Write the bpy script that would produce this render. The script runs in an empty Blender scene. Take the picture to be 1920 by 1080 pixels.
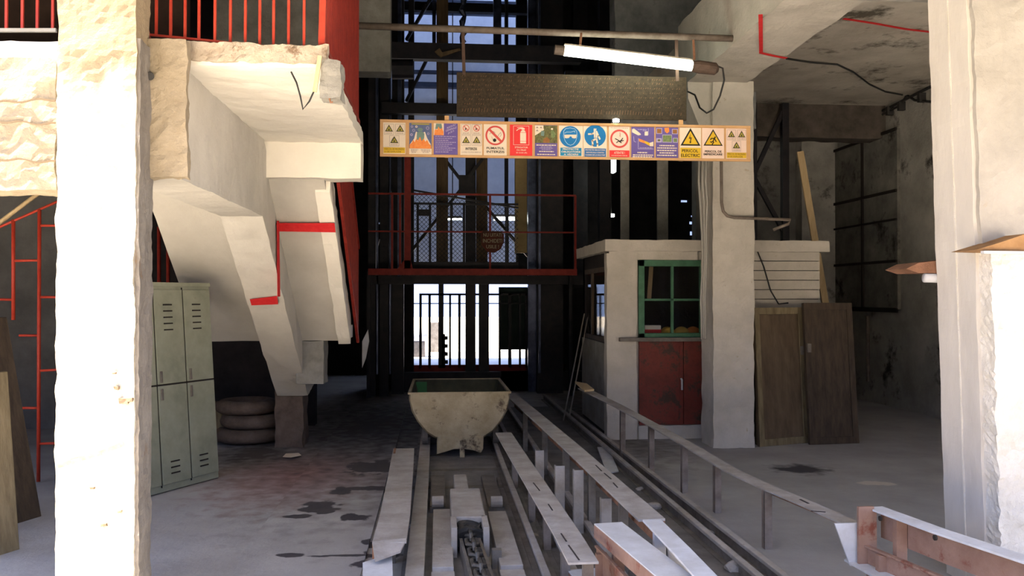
import bpy, math, random
from mathutils import Vector, Matrix, Euler, noise
random.seed(7)
S = bpy.context.scene
C = S.collection
# ------------------------------------------------------------------ camera, sky, sun, exposure
F = 1600.0
cam = bpy.data.cameras.new('camera'); cam.sensor_width = 36.0; cam.lens = 36.0*F/1920.0
cam.clip_start = 0.05; cam.clip_end = 300
co = bpy.data.objects.new('camera', cam); C.objects.link(co)
co.location = (0, 0, 1.7)
co.rotation_euler = (math.radians(90)+math.atan(15/F), 0, -math.atan(140/F))
S.camera = co
RM = Euler(co.rotation_euler).to_matrix()
CP = Vector((0, 0, 1.7))
w = bpy.data.worlds.new('world'); S.world = w; w.use_nodes = True
bg = w.node_tree.nodes['Background']
bg.inputs[0].default_value = (0.46, 0.60, 1.0, 1); bg.inputs[1].default_value = 2.6
sun = bpy.data.lights.new('sun', 'SUN'); sun.energy = 26.0; sun.angle = math.radians(0.6); sun.color = (1.0, 0.90, 0.74)
so = bpy.data.objects.new('sun', sun); C.objects.link(so)
SD = Vector((0.26, 0.12, -0.94)).normalized()
so.rotation_euler = SD.to_track_quat('-Z', 'Y').to_euler()
so.location = (-5, -5, 12)
S.view_settings.view_transform = 'Standard'; S.view_settings.look = 'None'
S.view_settings.gamma = 1.0; S.view_settings.use_curve_mapping = False
S.view_settings.exposure = 0.75

# ------------------------------------------------------------------ measuring helpers
def ray(px, py):
    return RM @ Vector(((px-960)/F, -(py-540)/F, -1.0))
def A(px, py, Y):                 # the point seen at a pixel on the upright plane at depth Y
    d = ray(px, py); return CP + d*(Y/d.y)
def G(px, py, z=0.0):             # the point seen at a pixel at height z
    d = ray(px, py); return CP + d*((z-1.7)/d.z)
def PL(px, py, p, n):             # on any plane
    d = ray(px, py); return CP + d*((Vector(p)-CP).dot(n)/d.dot(n))
def X(px, Y): return A(px, 555, Y).x
def Z(px, py, Y): return A(px, py, Y).z

# ------------------------------------------------------------------ materials
MATS = {}
def mat(name, c1, c2=None, scale=6.0, rough=0.85, bump=0.0, metal=0.0, detail=6, bscale=None, spots=None, spot_scale=3.0, spot_at=0.60,
        emit=None, estr=0.0, stretch=None, spec=0.3):
    if name in MATS: return MATS[name]
    m = bpy.data.materials.new(name); m.use_nodes = True
    nt = m.node_tree; N = nt.nodes; L = nt.links
    b = N['Principled BSDF']
    b.inputs['Roughness'].default_value = rough; b.inputs['Metallic'].default_value = metal
    b.inputs['Specular IOR Level'].default_value = spec
    b.inputs['Base Color'].default_value = (*c1, 1)
    if emit:
        b.inputs['Emission Color'].default_value = (*emit, 1); b.inputs['Emission Strength'].default_value = estr
    tc = N.new('ShaderNodeTexCoord'); mp = N.new('ShaderNodeMapping')
    L.new(tc.outputs['Object'], mp.inputs[0])
    if stretch: mp.inputs['Scale'].default_value = stretch
    last = None
    if c2:
        n1 = N.new('ShaderNodeTexNoise'); n1.inputs['Scale'].default_value = scale; n1.inputs['Detail'].default_value = detail
        n1.inputs['Roughness'].default_value = 0.65
        L.new(mp.outputs[0], n1.inputs['Vector'])
        cr = N.new('ShaderNodeValToRGB'); cr.color_ramp.elements[0].position = 0.33; cr.color_ramp.elements[1].position = 0.68
        cr.color_ramp.elements[0].color = (*c1, 1); cr.color_ramp.elements[1].color = (*c2, 1)
        L.new(n1.outputs['Fac'], cr.inputs[0]); last = cr.outputs[0]
    if spots:
        n2 = N.new('ShaderNodeTexNoise'); n2.inputs['Scale'].default_value = spot_scale; n2.inputs['Detail'].default_value = 8
        n2.inputs['Roughness'].default_value = 0.7
        L.new(mp.outputs[0], n2.inputs['Vector'])
        c3 = N.new('ShaderNodeValToRGB'); c3.color_ramp.elements[0].position = spot_at; c3.color_ramp.elements[1].position = min(0.99, spot_at+0.09)
        c3.color_ramp.elements[0].color = (0, 0, 0, 1); c3.color_ramp.elements[1].color = (1, 1, 1, 1)
        L.new(n2.outputs['Fac'], c3.inputs[0])
        mx = N.new('ShaderNodeMix'); mx.data_type = 'RGBA'
        L.new(c3.outputs[0], mx.inputs[0])
        if last: L.new(last, mx.inputs[6])
        else: mx.inputs[6].default_value = (*c1, 1)
        mx.inputs[7].default_value = (*spots, 1); last = mx.outputs[2]
    if last: L.new(last, b.inputs['Base Color'])
    if bump:
        n3 = N.new('ShaderNodeTexNoise'); n3.inputs['Scale'].default_value = bscale or scale*6; n3.inputs['Detail'].default_value = 8
        n3.inputs['Roughness'].default_value = 0.7
        L.new(mp.outputs[0], n3.inputs['Vector'])
        bp = N.new('ShaderNodeBump'); bp.inputs['Strength'].default_value = bump; bp.inputs['Distance'].default_value = 0.02
        L.new(n3.outputs['Fac'], bp.inputs['Height']); L.new(bp.outputs[0], b.inputs['Normal'])
    MATS[name] = m; return m

plaster  = mat('whitewashed_plaster', (0.50, 0.45, 0.35), (0.60, 0.55, 0.45), 3, 0.92, 0.8, bscale=26, spots=(0.50, 0.40, 0.24), spot_scale=5, spot_at=0.66)
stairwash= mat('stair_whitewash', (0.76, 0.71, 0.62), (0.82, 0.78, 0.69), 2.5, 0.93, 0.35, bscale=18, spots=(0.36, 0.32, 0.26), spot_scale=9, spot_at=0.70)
roughwash= mat('rough_whitewash', (0.62, 0.58, 0.50), (0.76, 0.72, 0.66), 4, 0.93, 1.0, bscale=16, spots=(0.33, 0.26, 0.20), spot_scale=8, spot_at=0.63)
colwash  = mat('column_whitewash', (0.42, 0.385, 0.33), (0.53, 0.49, 0.43), 3, 0.92, 0.4, bscale=20, spots=(0.30, 0.23, 0.14), spot_scale=7, spot_at=0.64)
oldwall  = mat('dusty_grey_wall', (0.26, 0.25, 0.225), (0.46, 0.44, 0.40), 1.6, 0.95, 0.6, bscale=14, spots=(0.05, 0.045, 0.04), spot_scale=1.3, spot_at=0.56)
ceilmat  = mat('sooty_ceiling', (0.36, 0.32, 0.27), (0.56, 0.52, 0.45), 1.2, 0.95, 0.6, bscale=9, spots=(0.09, 0.08, 0.06), spot_scale=1.1, spot_at=0.56)
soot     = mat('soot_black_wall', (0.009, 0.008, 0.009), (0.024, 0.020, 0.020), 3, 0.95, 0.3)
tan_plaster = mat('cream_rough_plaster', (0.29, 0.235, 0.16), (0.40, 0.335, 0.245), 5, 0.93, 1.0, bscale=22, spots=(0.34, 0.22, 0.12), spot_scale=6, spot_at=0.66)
white_far= mat('far_white_wall', (0.56, 0.60, 0.70), (0.78, 0.82, 0.90), 1.5, 0.9, 0.2)
cement   = mat('bare_cement', (0.20, 0.19, 0.17), (0.32, 0.31, 0.28), 5, 0.95, 0.6)
yardm    = mat('yard_ground', (0.66, 0.58, 0.46), (0.74, 0.65, 0.53), 1.5, 0.95, 0.3)
blacksteel=mat('black_steel', (0.006, 0.006, 0.010), (0.020, 0.017, 0.019), 6, 0.5, 0.2, metal=0.0, spec=0.3)
bluesteel= mat('oily_blue_steel', (0.03, 0.035, 0.06), (0.12, 0.14, 0.22), 3, 0.3, 0.2, metal=0.7)
redpaint = mat('red_paint', (0.18, 0.014, 0.009), (0.26, 0.025, 0.014), 9, 0.6, 0.2, spots=(0.12, 0.03, 0.02), spot_scale=14, spot_at=0.66)
redbar   = mat('red_bar_paint', (0.34, 0.028, 0.014), (0.44, 0.05, 0.025), 9, 0.5, 0.1)
darkred  = mat('dark_red_door_paint', (0.10, 0.022, 0.014), (0.22, 0.035, 0.024), 5, 0.6, 0.3, spots=(0.055, 0.03, 0.02), spot_scale=5, spot_at=0.5)
stripe   = mat('red_stripe_paint', (0.52, 0.012, 0.016), (0.62, 0.03, 0.03), 20, 0.8)
greenp   = mat('green_window_paint', (0.035, 0.11, 0.06), (0.06, 0.16, 0.09), 12, 0.55, 0.15)
lockerm  = mat('grey_green_locker_paint', (0.20, 0.21, 0.155), (0.29, 0.30, 0.23), 4, 0.6, 0.1, spots=(0.12, 0.07, 0.04), spot_scale=7, spot_at=0.66)
darkgap  = mat('dark_gap', (0.02, 0.015, 0.012))
rust     = mat('rusty_iron', (0.16, 0.075, 0.04), (0.30, 0.15, 0.09), 8, 0.85, 0.4, spots=(0.06, 0.03, 0.02), spot_scale=9, spot_at=0.62)
rustred  = mat('red_lead_iron', (0.24, 0.135, 0.095), (0.34, 0.21, 0.155), 6, 0.75, 0.25, spots=(0.20, 0.06, 0.035), spot_scale=5, spot_at=0.57)
dusty    = mat('dust_covered_iron', (0.26, 0.23, 0.20), (0.40, 0.37, 0.35), 5, 0.8, 0.35, spots=(0.10, 0.06, 0.04), spot_scale=9, spot_at=0.66)
dustpale = mat('pale_dusty_steel', (0.46, 0.45, 0.45), (0.60, 0.60, 0.62), 6, 0.6, 0.2, spots=(0.26, 0.17, 0.14), spot_scale=7, spot_at=0.66)
darkdust = mat('dark_dusty_iron', (0.10, 0.085, 0.07), (0.19, 0.17, 0.15), 6, 0.8, 0.3)
cartm    = mat('cement_crusted_iron', (0.27, 0.21, 0.12), (0.42, 0.35, 0.23), 5, 0.85, 0.6, spots=(0.08, 0.055, 0.035), spot_scale=4.5, spot_at=0.555)
cartin   = mat('cart_inside', (0.045, 0.045, 0.03), (0.09, 0.085, 0.05), 5, 0.9, 0.3)
wood     = mat('pale_plank_wood', (0.50, 0.36, 0.19), (0.60, 0.46, 0.27), 6, 0.7, 0.1, stretch=(6, 6, 0.8))
boardwood= mat('sign_board_wood', (0.50, 0.28, 0.12), (0.60, 0.36, 0.17), 5, 0.6, 0.1)
oldwood  = mat('weathered_board_wood', (0.13, 0.10, 0.055), (0.24, 0.19, 0.11), 4, 0.85, 0.3, stretch=(5, 5, 0.7))
brownwood= mat('brown_door_wood', (0.035, 0.024, 0.016), (0.08, 0.055, 0.035), 4, 0.7, 0.2, stretch=(5, 5, 0.8))
guidewood= mat('guide_timber', (0.07, 0.045, 0.025), (0.14, 0.095, 0.05), 5, 0.8, 0.2, stretch=(5, 5, 0.6))
pipem    = mat('grey_pipe_paint', (0.11, 0.085, 0.065), (0.19, 0.155, 0.13), 10, 0.6, 0.2)
rubber   = mat('black_rubber', (0.02, 0.02, 0.02), (0.035, 0.032, 0.03), 8, 0.7)
tyrem    = mat('dusty_brown_tyre', (0.085, 0.06, 0.045), (0.15, 0.11, 0.085), 8, 0.9, 0.4)
cream    = mat('cream_paper', (0.72, 0.60, 0.47), (0.76, 0.65, 0.52), 6, 0.35)
pinkcream= mat('pinkish_paper', (0.76, 0.56, 0.46), (0.78, 0.60, 0.50), 6, 0.35)
pred     = mat('print_red', (0.72, 0.045, 0.045), rough=0.35)
pring    = mat('print_dull_red', (0.58, 0.08, 0.07), rough=0.35)
pblue    = mat('print_blue', (0.018, 0.17, 0.42), rough=0.35)
pviolet  = mat('print_violet', (0.12, 0.085, 0.28), (0.15, 0.11, 0.32), 8, 0.35)
pyellow  = mat('print_yellow', (0.66, 0.42, 0.03), rough=0.35)
pblack   = mat('print_black', (0.02, 0.018, 0.015), rough=0.4)
pgrey    = mat('print_grey', (0.30, 0.24, 0.22), rough=0.4)
pteal    = mat('print_grey_green', (0.16, 0.24, 0.21), rough=0.4)
porange  = mat('print_flame_orange', (0.75, 0.17, 0.04), (0.80, 0.32, 0.08), 40, 0.4)
plilac   = mat('print_lilac', (0.42, 0.36, 0.55), rough=0.4)
pphoto   = mat('print_dark_picture', (0.06, 0.06, 0.03), (0.20, 0.19, 0.07), 45, 0.4)
pbrown   = mat('print_brown_picture', (0.22, 0.09, 0.03), (0.32, 0.15, 0.05), 45, 0.4)
pgreen   = mat('print_green_picture', (0.10, 0.16, 0.06), (0.22, 0.26, 0.12), 50, 0.4)
tubem    = mat('lit_fluorescent_tube', (0.9, 0.95, 0.8), emit=(0.93, 1.0, 0.80), estr=14.0)
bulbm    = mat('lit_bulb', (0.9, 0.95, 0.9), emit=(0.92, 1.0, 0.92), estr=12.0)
rustsign = mat('rust_brown_sign', (0.020, 0.014, 0.008), (0.052, 0.036, 0.020), 45, 0.8, 0.3)
rusttxt  = mat('faded_brown_lettering', (0.13, 0.065, 0.03), (0.10, 0.06, 0.035), 20, 0.8)
chainm   = mat('greasy_chain', (0.05, 0.045, 0.04), (0.13, 0.12, 0.11), 20, 0.45, 0.2, metal=0.5)
glassm = bpy.data.materials.new('window_glass'); glassm.use_nodes = True
_b = glassm.node_tree.nodes['Principled BSDF']; _b.inputs['Alpha'].default_value = 0.14
_b.inputs['Roughness'].default_value = 0.03; _b.inputs['Base Color'].default_value = (0.02, 0.02, 0.02, 1); _b.inputs['IOR'].default_value = 1.4

V = Vector
# ------------------------------------------------------------------ mesh helpers
class MB:
    def __init__(s): s.v = []; s.f = []
    def add(s, vs, fs):
        o = len(s.v); s.v += [Vector(v) for v in vs]; s.f += [tuple(i+o for i in f) for f in fs]; return s
    def box(s, x0, x1, y0, y1, z0, z1):
        if x0 > x1: x0, x1 = x1, x0
        if y0 > y1: y0, y1 = y1, y0
        if z0 > z1: z0, z1 = z1, z0
        return s.add([(x0,y0,z0),(x1,y0,z0),(x1,y1,z0),(x0,y1,z0),(x0,y0,z1),(x1,y0,z1),(x1,y1,z1),(x0,y1,z1)],
                     [(3,2,1,0),(4,5,6,7),(0,1,5,4),(1,2,6,5),(2,3,7,6),(3,0,4,7)])
    def bar(s, p0, p1, wd, ht, up=(0,0,1), drop=0.0):     # box from p0 to p1
        p0 = Vector(p0); p1 = Vector(p1); d = (p1-p0).normalized(); up = Vector(up)
        if abs(d.dot(up)) > 0.98: up = Vector((0,1,0))
        sd = d.cross(up).normalized(); u = sd.cross(d).normalized()
        q = []
        for p in (p0, p1):
            for a, b in ((-1,-1),(1,-1),(1,1),(-1,1)):
                q.append(p + sd*a*wd/2 + u*(b*ht/2-drop))
        return s.add(q, [(0,1,2,3),(7,6,5,4),(0,4,5,1),(1,5,6,2),(2,6,7,3),(3,7,4,0)])
    def tube(s, pts, r, n=10, closed=False):
        pts = [Vector(p) for p in pts]; m = len(pts); o = len(s.v); fr = None
        for i, p in enumerate(pts):
            if closed: d = (pts[(i+1) % m]-pts[i-1]).normalized()
            else: d = (pts[min(i+1, m-1)]-pts[max(i-1, 0)]).normalized()
            if fr is None:
                fr = d.orthogonal().normalized()
            else:
                fr = (fr-d*fr.dot(d)); fr = fr.normalized() if fr.length > 1e-5 else d.orthogonal().normalized()
            b = d.cross(fr); rr = r[i] if isinstance(r, (list, tuple)) else r
            for k in range(n):
                a = 2*math.pi*k/n; s.v.append(p+fr*math.cos(a)*rr+b*math.sin(a)*rr)
        for i in range(m if closed else m-1):
            for k in range(n):
                j = (i+1) % m
                s.f.append((o+i*n+k, o+i*n+(k+1) % n, o+j*n+(k+1) % n, o+j*n+k))
        if not closed:
            s.f.append(tuple(o+k for k in range(n-1, -1, -1))); s.f.append(tuple(o+(m-1)*n+k for k in range(n)))
        return s
    def prism(s, poly, ext):                               # polygon of 3-D points pushed along ext
        n = len(poly); e = Vector(ext); P = [Vector(p) for p in poly]
        s.add(P+[p+e for p in P], [tuple(range(n))[::-1], tuple(range(n, 2*n))]+[(i, (i+1) % n, n+(i+1) % n, n+i) for i in range(n)])
        return s
    def rbox(s, x0, x1, y0, y1, z0, z1, cell=0.05, amp=0.012, freq=7.0, seed=0.0, amp2=0.0):    # uneven plastered box
        if x0 > x1: x0, x1 = x1, x0
        if z0 > z1: z0, z1 = z1, z0
        def face(o, a, b):
            o, a, b = Vector(o), Vector(a), Vector(b)
            na = max(1, int(a.length/cell)); nb = max(1, int(b.length/cell)); base = len(s.v)
            for i in range(na+1):
                for j in range(nb+1):
                    s.v.append(wob(o+a*(i/na)+b*(j/nb)))
            for i in range(na):
                for j in range(nb):
                    k = base+i*(nb+1)+j; s.f.append((k, k+nb+1, k+nb+2, k+1))
        def wob(p):
            q = p*freq+Vector((seed, seed*1.7, seed*.3))
            v = p+noise.noise_vector(q)*amp
            if amp2: v += noise.noise_vector(p*freq*4+Vector((seed, 3, 1)))*amp2
            return v
        lx, ly, lz = x1-x0, y1-y0, z1-z0
        face((x0,y0,z0),(lx,0,0),(0,0,lz)); face((x0,y1,z0),(0,0,lz),(lx,0,0))
        face((x0,y0,z0),(0,0,lz),(0,ly,0)); face((x1,y0,z0),(0,ly,0),(0,0,lz))
        face((x0,y0,z1),(lx,0,0),(0,ly,0)); face((x0,y0,z0),(0,ly,0),(lx,0,0))
        return s
def link(name, mb, m, base, bevel=0, smooth=False):
    me = bpy.data.meshes.new(name); me.from_pydata([tuple(v-base) for v in mb.v], [], mb.f); me.update()
    if m: me.materials.append(m)
    o = bpy.data.objects.new(name, me); C.objects.link(o)
    if smooth:
        for p in me.polygons: p.use_smooth = True
    if bevel:
        b = o.modifiers.new('bevel', 'BEVEL'); b.width = bevel; b.segments = 2; b.limit_method = 'ANGLE'
    return o
def thing(name, label, cat, loc, group=None):
    o = bpy.data.objects.new(name, None); C.objects.link(o); o.location = loc; o.empty_display_size = 0.1
    o['label'] = label; o['category'] = cat; o['root'] = 1
    if group: o['group'] = group
    return o
def wbase(o):
    while o.parent: o = o.parent
    return Vector(o.location)
def part(name, mb, m, parent, bevel=0, smooth=False, label=None):
    o = link(name, mb, m, wbase(parent), bevel, smooth); o.parent = parent
    if label: o['label'] = label
    return o
def single(name, mb, m, label, cat, group=None, bevel=0, smooth=False):
    xs = [v.x for v in mb.v]; ys = [v.y for v in mb.v]; zs = [v.z for v in mb.v]
    b = Vector(((min(xs)+max(xs))/2, (min(ys)+max(ys))/2, min(zs)))
    o = link(name, mb, m, b, bevel, smooth); o.location = b; o['label'] = label; o['category'] = cat
    if group: o['group'] = group
    return o
def struct(name, mb, m, parent=None, bevel=0, smooth=False):
    if parent: return part(name, mb, m, parent, bevel, smooth)
    o = link(name, mb, m, Vector((0,0,0)), bevel, smooth); o['kind'] = 'structure'; return o
def holed_wall(x0, x1, z0, z1, y0, y1, holes):
    xs = sorted({x0, x1, *[h[0] for h in holes], *[h[1] for h in holes]}); zs = sorted({z0, z1, *[h[2] for h in holes], *[h[3] for h in holes]})
    xs = [x for x in xs if x0 <= x <= x1]; zs = [z for z in zs if z0 <= z <= z1]; mb = MB()
    for a, b in zip(xs, xs[1:]):
        run = None
        for c, d in zip(zs, zs[1:]):
            cx, cz = (a+b)/2, (c+d)/2
            inside = any(h[0] < cx < h[1] and h[2] < cz < h[3] for h in holes)
            if inside:
                if run: mb.box(a, b, y0, y1, run[0], run[1]); run = None
            else: run = (run[0], d) if run else (c, d)
        if run: mb.box(a, b, y0, y1, run[0], run[1])
    return mb

# ------------------------------------------------------------------ floor (stains and a reddish light tint live in its material)
fm = mat('dusty_concrete_floor', (0.27, 0.255, 0.25), (0.36, 0.345, 0.335), 1.5, 0.85, 0.35, bscale=22)
def add_stains_and_tint(m, ells, col, rough=None):
    nt = m.node_tree; N = nt.nodes; L = nt.links; b = N['Principled BSDF']
    geo = N.new('ShaderNodeNewGeometry'); nz = N.new('ShaderNodeTexNoise'); nz.inputs['Scale'].default_value = 7; nz.inputs['Detail'].default_value = 6
    L.new(geo.outputs['Position'], nz.inputs['Vector'])
    acc = None
    for (cx, cy, rx, ry, soft) in ells:
        mp = N.new('ShaderNodeMapping'); mp.vector_type = 'POINT'
        mp.inputs['Location'].default_value = (-cx/rx, -cy/ry, 0); mp.inputs['Scale'].default_value = (1/rx, 1/ry, 0)
        L.new(geo.outputs['Position'], mp.inputs[0])
        ln = N.new('ShaderNodeVectorMath'); ln.operation = 'LENGTH'; L.new(mp.outputs[0], ln.inputs[0])
        ad = N.new('ShaderNodeMath'); ad.operation = 'MULTIPLY_ADD'; ad.inputs[1].default_value = 1.8; L.new(nz.outputs['Fac'], ad.inputs[0]); L.new(ln.outputs['Value'], ad.inputs[2])
        mr = N.new('ShaderNodeMapRange'); mr.inputs['From Min'].default_value = 1.75+soft; mr.inputs['From Max'].default_value = 1.7-soft
        L.new(ad.outputs[0], mr.inputs['Value'])
        if acc is None: acc = mr.outputs[0]
        else:
            mxm = N.new('ShaderNodeMath'); mxm.operation = 'MAXIMUM'; L.new(acc, mxm.inputs[0]); L.new(mr.outputs[0], mxm.inputs[1]); acc = mxm.outputs[0]
    src = b.inputs['Base Color'].links[0].from_socket
    mx = N.new('ShaderNodeMix'); mx.data_type = 'RGBA'; L.new(acc, mx.inputs[0]); L.new(src, mx.inputs[6]); mx.inputs[7].default_value = (*col, 1)
    L.new(mx.outputs[2], b.inputs['Base Color'])
def E(px, py, wpx, hpx, soft=0.05):
    c = G(px, py); rx = wpx/F*c.y; ry = abs(G(px, py-hpx).y-c.y); return (c.x, c.y, rx, ry, soft)
add_stains_and_tint(fm, [E(560, 890, 110, 34, 0.9)], (0.30, 0.14, 0.12))  # reddish tint of the light, painted into the floor colour
add_stains_and_tint(fm, [E(600, 955, 40, 12), E(660, 975, 34, 10), E(700, 1022, 26, 8), E(640, 925, 22, 7), E(700, 880, 60, 14), E(540, 1047, 30, 5), E(610, 966, 20, 5), E(690, 1065, 40, 8), E(720, 1042, 40, 6), E(560, 973, 24, 5), E(690, 920, 46, 5), E(640, 1048, 60, 3), E(1500, 880, 60, 10, .3)], (0.045, 0.04, 0.045))
add_stains_and_tint(fm, [E(700, 800, 170, 60, 0.6), E(1120, 790, 80, 40, 0.6), E(480, 850, 90, 26, .5)], (0.07, 0.06, 0.055))
add_stains_and_tint(fm, [E(1640, 906, 40, 5, .15)], (0.50, 0.44, 0.38))
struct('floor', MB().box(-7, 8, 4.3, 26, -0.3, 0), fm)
struct('ground', MB().box(-30, 30, -4.5, 4.3, -0.3, -0.004), yardm)
struct('ground_bounce_cut', MB().box(-30, 30, -30, -4.5, -0.3, -0.004), mat('dark_bounce_cut', (0.06, 0.06, 0.04), (0.11, 0.10, 0.07), 2, 0.95))  # unseen dark ground, added to weaken the bounce light on the stair
struct('wall_light_cut', MB().box(-30, 30, -16.3, -16, 0, 7), mat('dark_light_cut', (0.10, 0.08, 0.07), (0.15, 0.12, 0.10), 3, 0.9))  # unseen wall behind the camera, added to cut light reaching the hall
struct('trim_floor_slab', MB().box(-1.27, -0.46, 4.3, 13, 0, 0.022), fm)

# ------------------------------------------------------------------ shell
struct('ceiling_sun_blocker', MB().prism([(-1.95,1.2,3.6),(8,1.2,3.6),(8,5.25,3.6),(-7,5.25,3.6),(-7,4.78,3.6),(-1.52,4.78,3.6),(-1.52,4.35,3.6),(-1.95,4.35,3.6)], (0,0,0.16)), cement)  # unseen slab, outline cut to keep sun off the floor but on the pillar
struct('wall_front_upper', MB().box(-7, 8, 5.25, 5.45, 3.75, 10), cement)
struct('wall_left', MB().box(-7, -6.8, 4.6, 22, 0, 10), oldwall)
struct('wall_right', MB().box(6.95, 7.2, 4.3, 18.7, 0, 10), oldwall)
struct('wall_right_back', MB().box(4.5, 6.95, 14.55, 14.8, 0, 10), mat('sooty_grey_wall', (0.12, 0.115, 0.105), (0.22, 0.21, 0.195), 2, .95, .4, spots=(0.04, 0.036, 0.03), spot_scale=1.2, spot_at=0.58))
struct('ceiling', MB().box(-7, 7.2, 4.6, 18.7, 10, 10.2), soot)
struct('ceiling_right_bay', MB().box(3.0, 6.95, 5.45, 12.7, 4.66, 4.85), ceilmat)
struct('trim_soot_beam', MB().rbox(3.4, 6.95, 12.7, 13.1, 4.15, 4.85, cell=0.12, amp=0.03, freq=3), mat('sooty_beam', (0.05, 0.042, 0.035), (0.12, 0.10, 0.085), 3, 0.95, 0.5))
struct('wall_left_back', MB().box(-6.8, -4.1, 11.4, 11.6, 0, 10), mat('gloomy_grey_wall', (0.10, 0.098, 0.095), (0.17, 0.165, 0.16), 2, .95, .4))
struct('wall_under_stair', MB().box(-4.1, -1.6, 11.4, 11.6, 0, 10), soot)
YB = 18.6
def H(x0, x1, y0, y1, Y=YB):
    return (X(x0, Y), X(x1, Y), Z(960, y1, Y), Z(960, y0, Y))
holes = [H(757, 968, -60, 516), H(776, 992, 532, 694), H(1104, 1118, 12, 80), H(1057, 1062, 118, 143), H(1277, 1292, 371, 376), H(1296, 1301, 400, 404),
         H(1293, 1302, 412, 418), H(1294, 1305, 431, 439), H(709, 716, 418, 422), H(709, 713, 655, 682), H(1000, 1008, 462, 476), H(1012, 1022, 464, 472), H(1002, 1010, 488, 498), H(1015, 1024, 486, 497), H(724, 732, 215, 262), H(731, 738, 110, 190), H(735, 742, -20, 60), H(1156, 1158, 300, 330)]
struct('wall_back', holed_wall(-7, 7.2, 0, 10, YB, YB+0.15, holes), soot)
# white wall of the yard behind the shaft, with the bright doorway
D = H(770, 1010, 528, 700, 21.5)
struct('wall_yard', holed_wall(-7, 9, 0, 13, 21.5, 21.7, [(D[0], D[1], 0, D[3])]), white_far)
struct('ceiling_yard_sunshade', MB().box(-7, 9, YB+0.15, 21.12, 12.2, 12.4), cement)  # unseen slab, depth set to keep direct sun off the yard wall
slate = mat('slate_blue_sheet', (0.03, 0.04, 0.07), (0.07, 0.085, 0.13), 3, 0.6)
struct('trim_yard_band', MB().box(X(750, 20.4), X(975, 20.4), 20.4, 20.5, Z(960, 30, 20.4), Z(960, 3, 20.4)), slate)
struct('trim_yard_ledge', MB().box(X(750, 20.9), X(975, 20.9), 20.9, 21.1, Z(960, 139, 20.9), Z(960, 135, 20.9)), slate)
struct('trim_yard_gutter', MB().box(X(750, 20.9), X(975, 20.9), 20.9, 21.1, Z(960, 166, 20.9), Z(960, 157, 20.9)), slate)
struct('ground_far', MB().box(-30, 30, 26, 70, -0.3, -0.01), yardm)
# upper walls around the shaft
struct('wall_stairwell', MB().box(X(664, 10.2), X(731, 10.2), 10.2, 10.5, Z(700, 134, 10.2), 7), cement)
struct('wall_stairwell_back', holed_wall(-4.4, -0.95, 3.3, 7, 8.75, 8.95, [(X(330, 8.75), X(400, 8.75), 3.35, 4.9)]), cement)
wu = struct('wall_upper_right', MB().rbox(X(1152, 12), X(1420, 12), 12.0, 12.25, Z(1250, 238, 12), 8, cell=0.15, amp=0.03, freq=3), mat('stained_grey_plaster', (0.14, 0.15, 0.15), (0.36, 0.36, 0.36), 1.5, 0.95, 0.4, spots=(0.05, 0.05, 0.05), spot_scale=1.5, spot_at=0.58))
# beam on the right bay from the column to the front pillar, with its red mark
struct('trim_bay_beam', MB().rbox(2.80, 3.46, 5.25, 9.75, 4.10, 4.85, cell=0.08, amp=0.012, freq=4, amp2=0.004), colwash)
st = MB()
def strip_on(pts, p, n, wid, mb, off=0.006):
    n = Vector(n).normalized(); q = [PL(a, b, p, n)-n*off*(1 if n.dot(ray(a, b)) > 0 else -1) for a, b in pts]
    for a, b in zip(q, q[1:]): mb.bar(a, b, wid, 0.004, up=n)
beam_o = bpy.data.objects['trim_bay_beam']
strip_on([(1426, 26), (1427, 98)], (0, 0, 4.095), (0, 0, 1), 0.035, st)
strip_on([(1426, 98), (1452, 104), (1474, 108)], (0, 0, 4.095), (0, 0, 1), 0.04, st)
part('red_mark', st, stripe, beam_o)
st = MB(); strip_on([(1582, 34), (1640, 43), (1700, 54), (1752, 60)], (0, 0, 4.655), (0, 0, 1), 0.04, st)
part('red_line', st, stripe, bpy.data.objects['ceiling_right_bay'])

# ------------------------------------------------------------------ pillars and beams
# upper part of this pillar blends to a darker, creamier colour than the lower part
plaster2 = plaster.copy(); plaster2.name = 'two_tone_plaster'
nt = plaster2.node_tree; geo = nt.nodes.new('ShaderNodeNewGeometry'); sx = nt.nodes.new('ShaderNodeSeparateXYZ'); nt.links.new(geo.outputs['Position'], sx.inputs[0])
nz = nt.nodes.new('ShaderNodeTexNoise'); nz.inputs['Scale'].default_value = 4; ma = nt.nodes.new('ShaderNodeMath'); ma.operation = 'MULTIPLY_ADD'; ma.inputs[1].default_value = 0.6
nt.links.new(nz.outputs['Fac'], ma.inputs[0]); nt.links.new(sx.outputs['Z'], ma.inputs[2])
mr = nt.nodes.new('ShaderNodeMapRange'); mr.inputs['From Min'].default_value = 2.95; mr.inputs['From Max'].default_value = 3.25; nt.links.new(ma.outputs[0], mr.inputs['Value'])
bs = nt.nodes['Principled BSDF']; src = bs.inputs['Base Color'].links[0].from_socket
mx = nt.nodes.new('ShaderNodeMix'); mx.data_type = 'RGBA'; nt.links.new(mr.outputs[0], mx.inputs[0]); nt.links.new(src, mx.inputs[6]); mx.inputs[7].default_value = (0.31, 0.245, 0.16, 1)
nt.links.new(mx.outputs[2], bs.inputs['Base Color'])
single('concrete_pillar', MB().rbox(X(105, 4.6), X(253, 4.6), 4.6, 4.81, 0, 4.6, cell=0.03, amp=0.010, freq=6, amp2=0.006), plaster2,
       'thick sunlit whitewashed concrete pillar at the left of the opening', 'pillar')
pil = bpy.data.objects['concrete_pillar']
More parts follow.
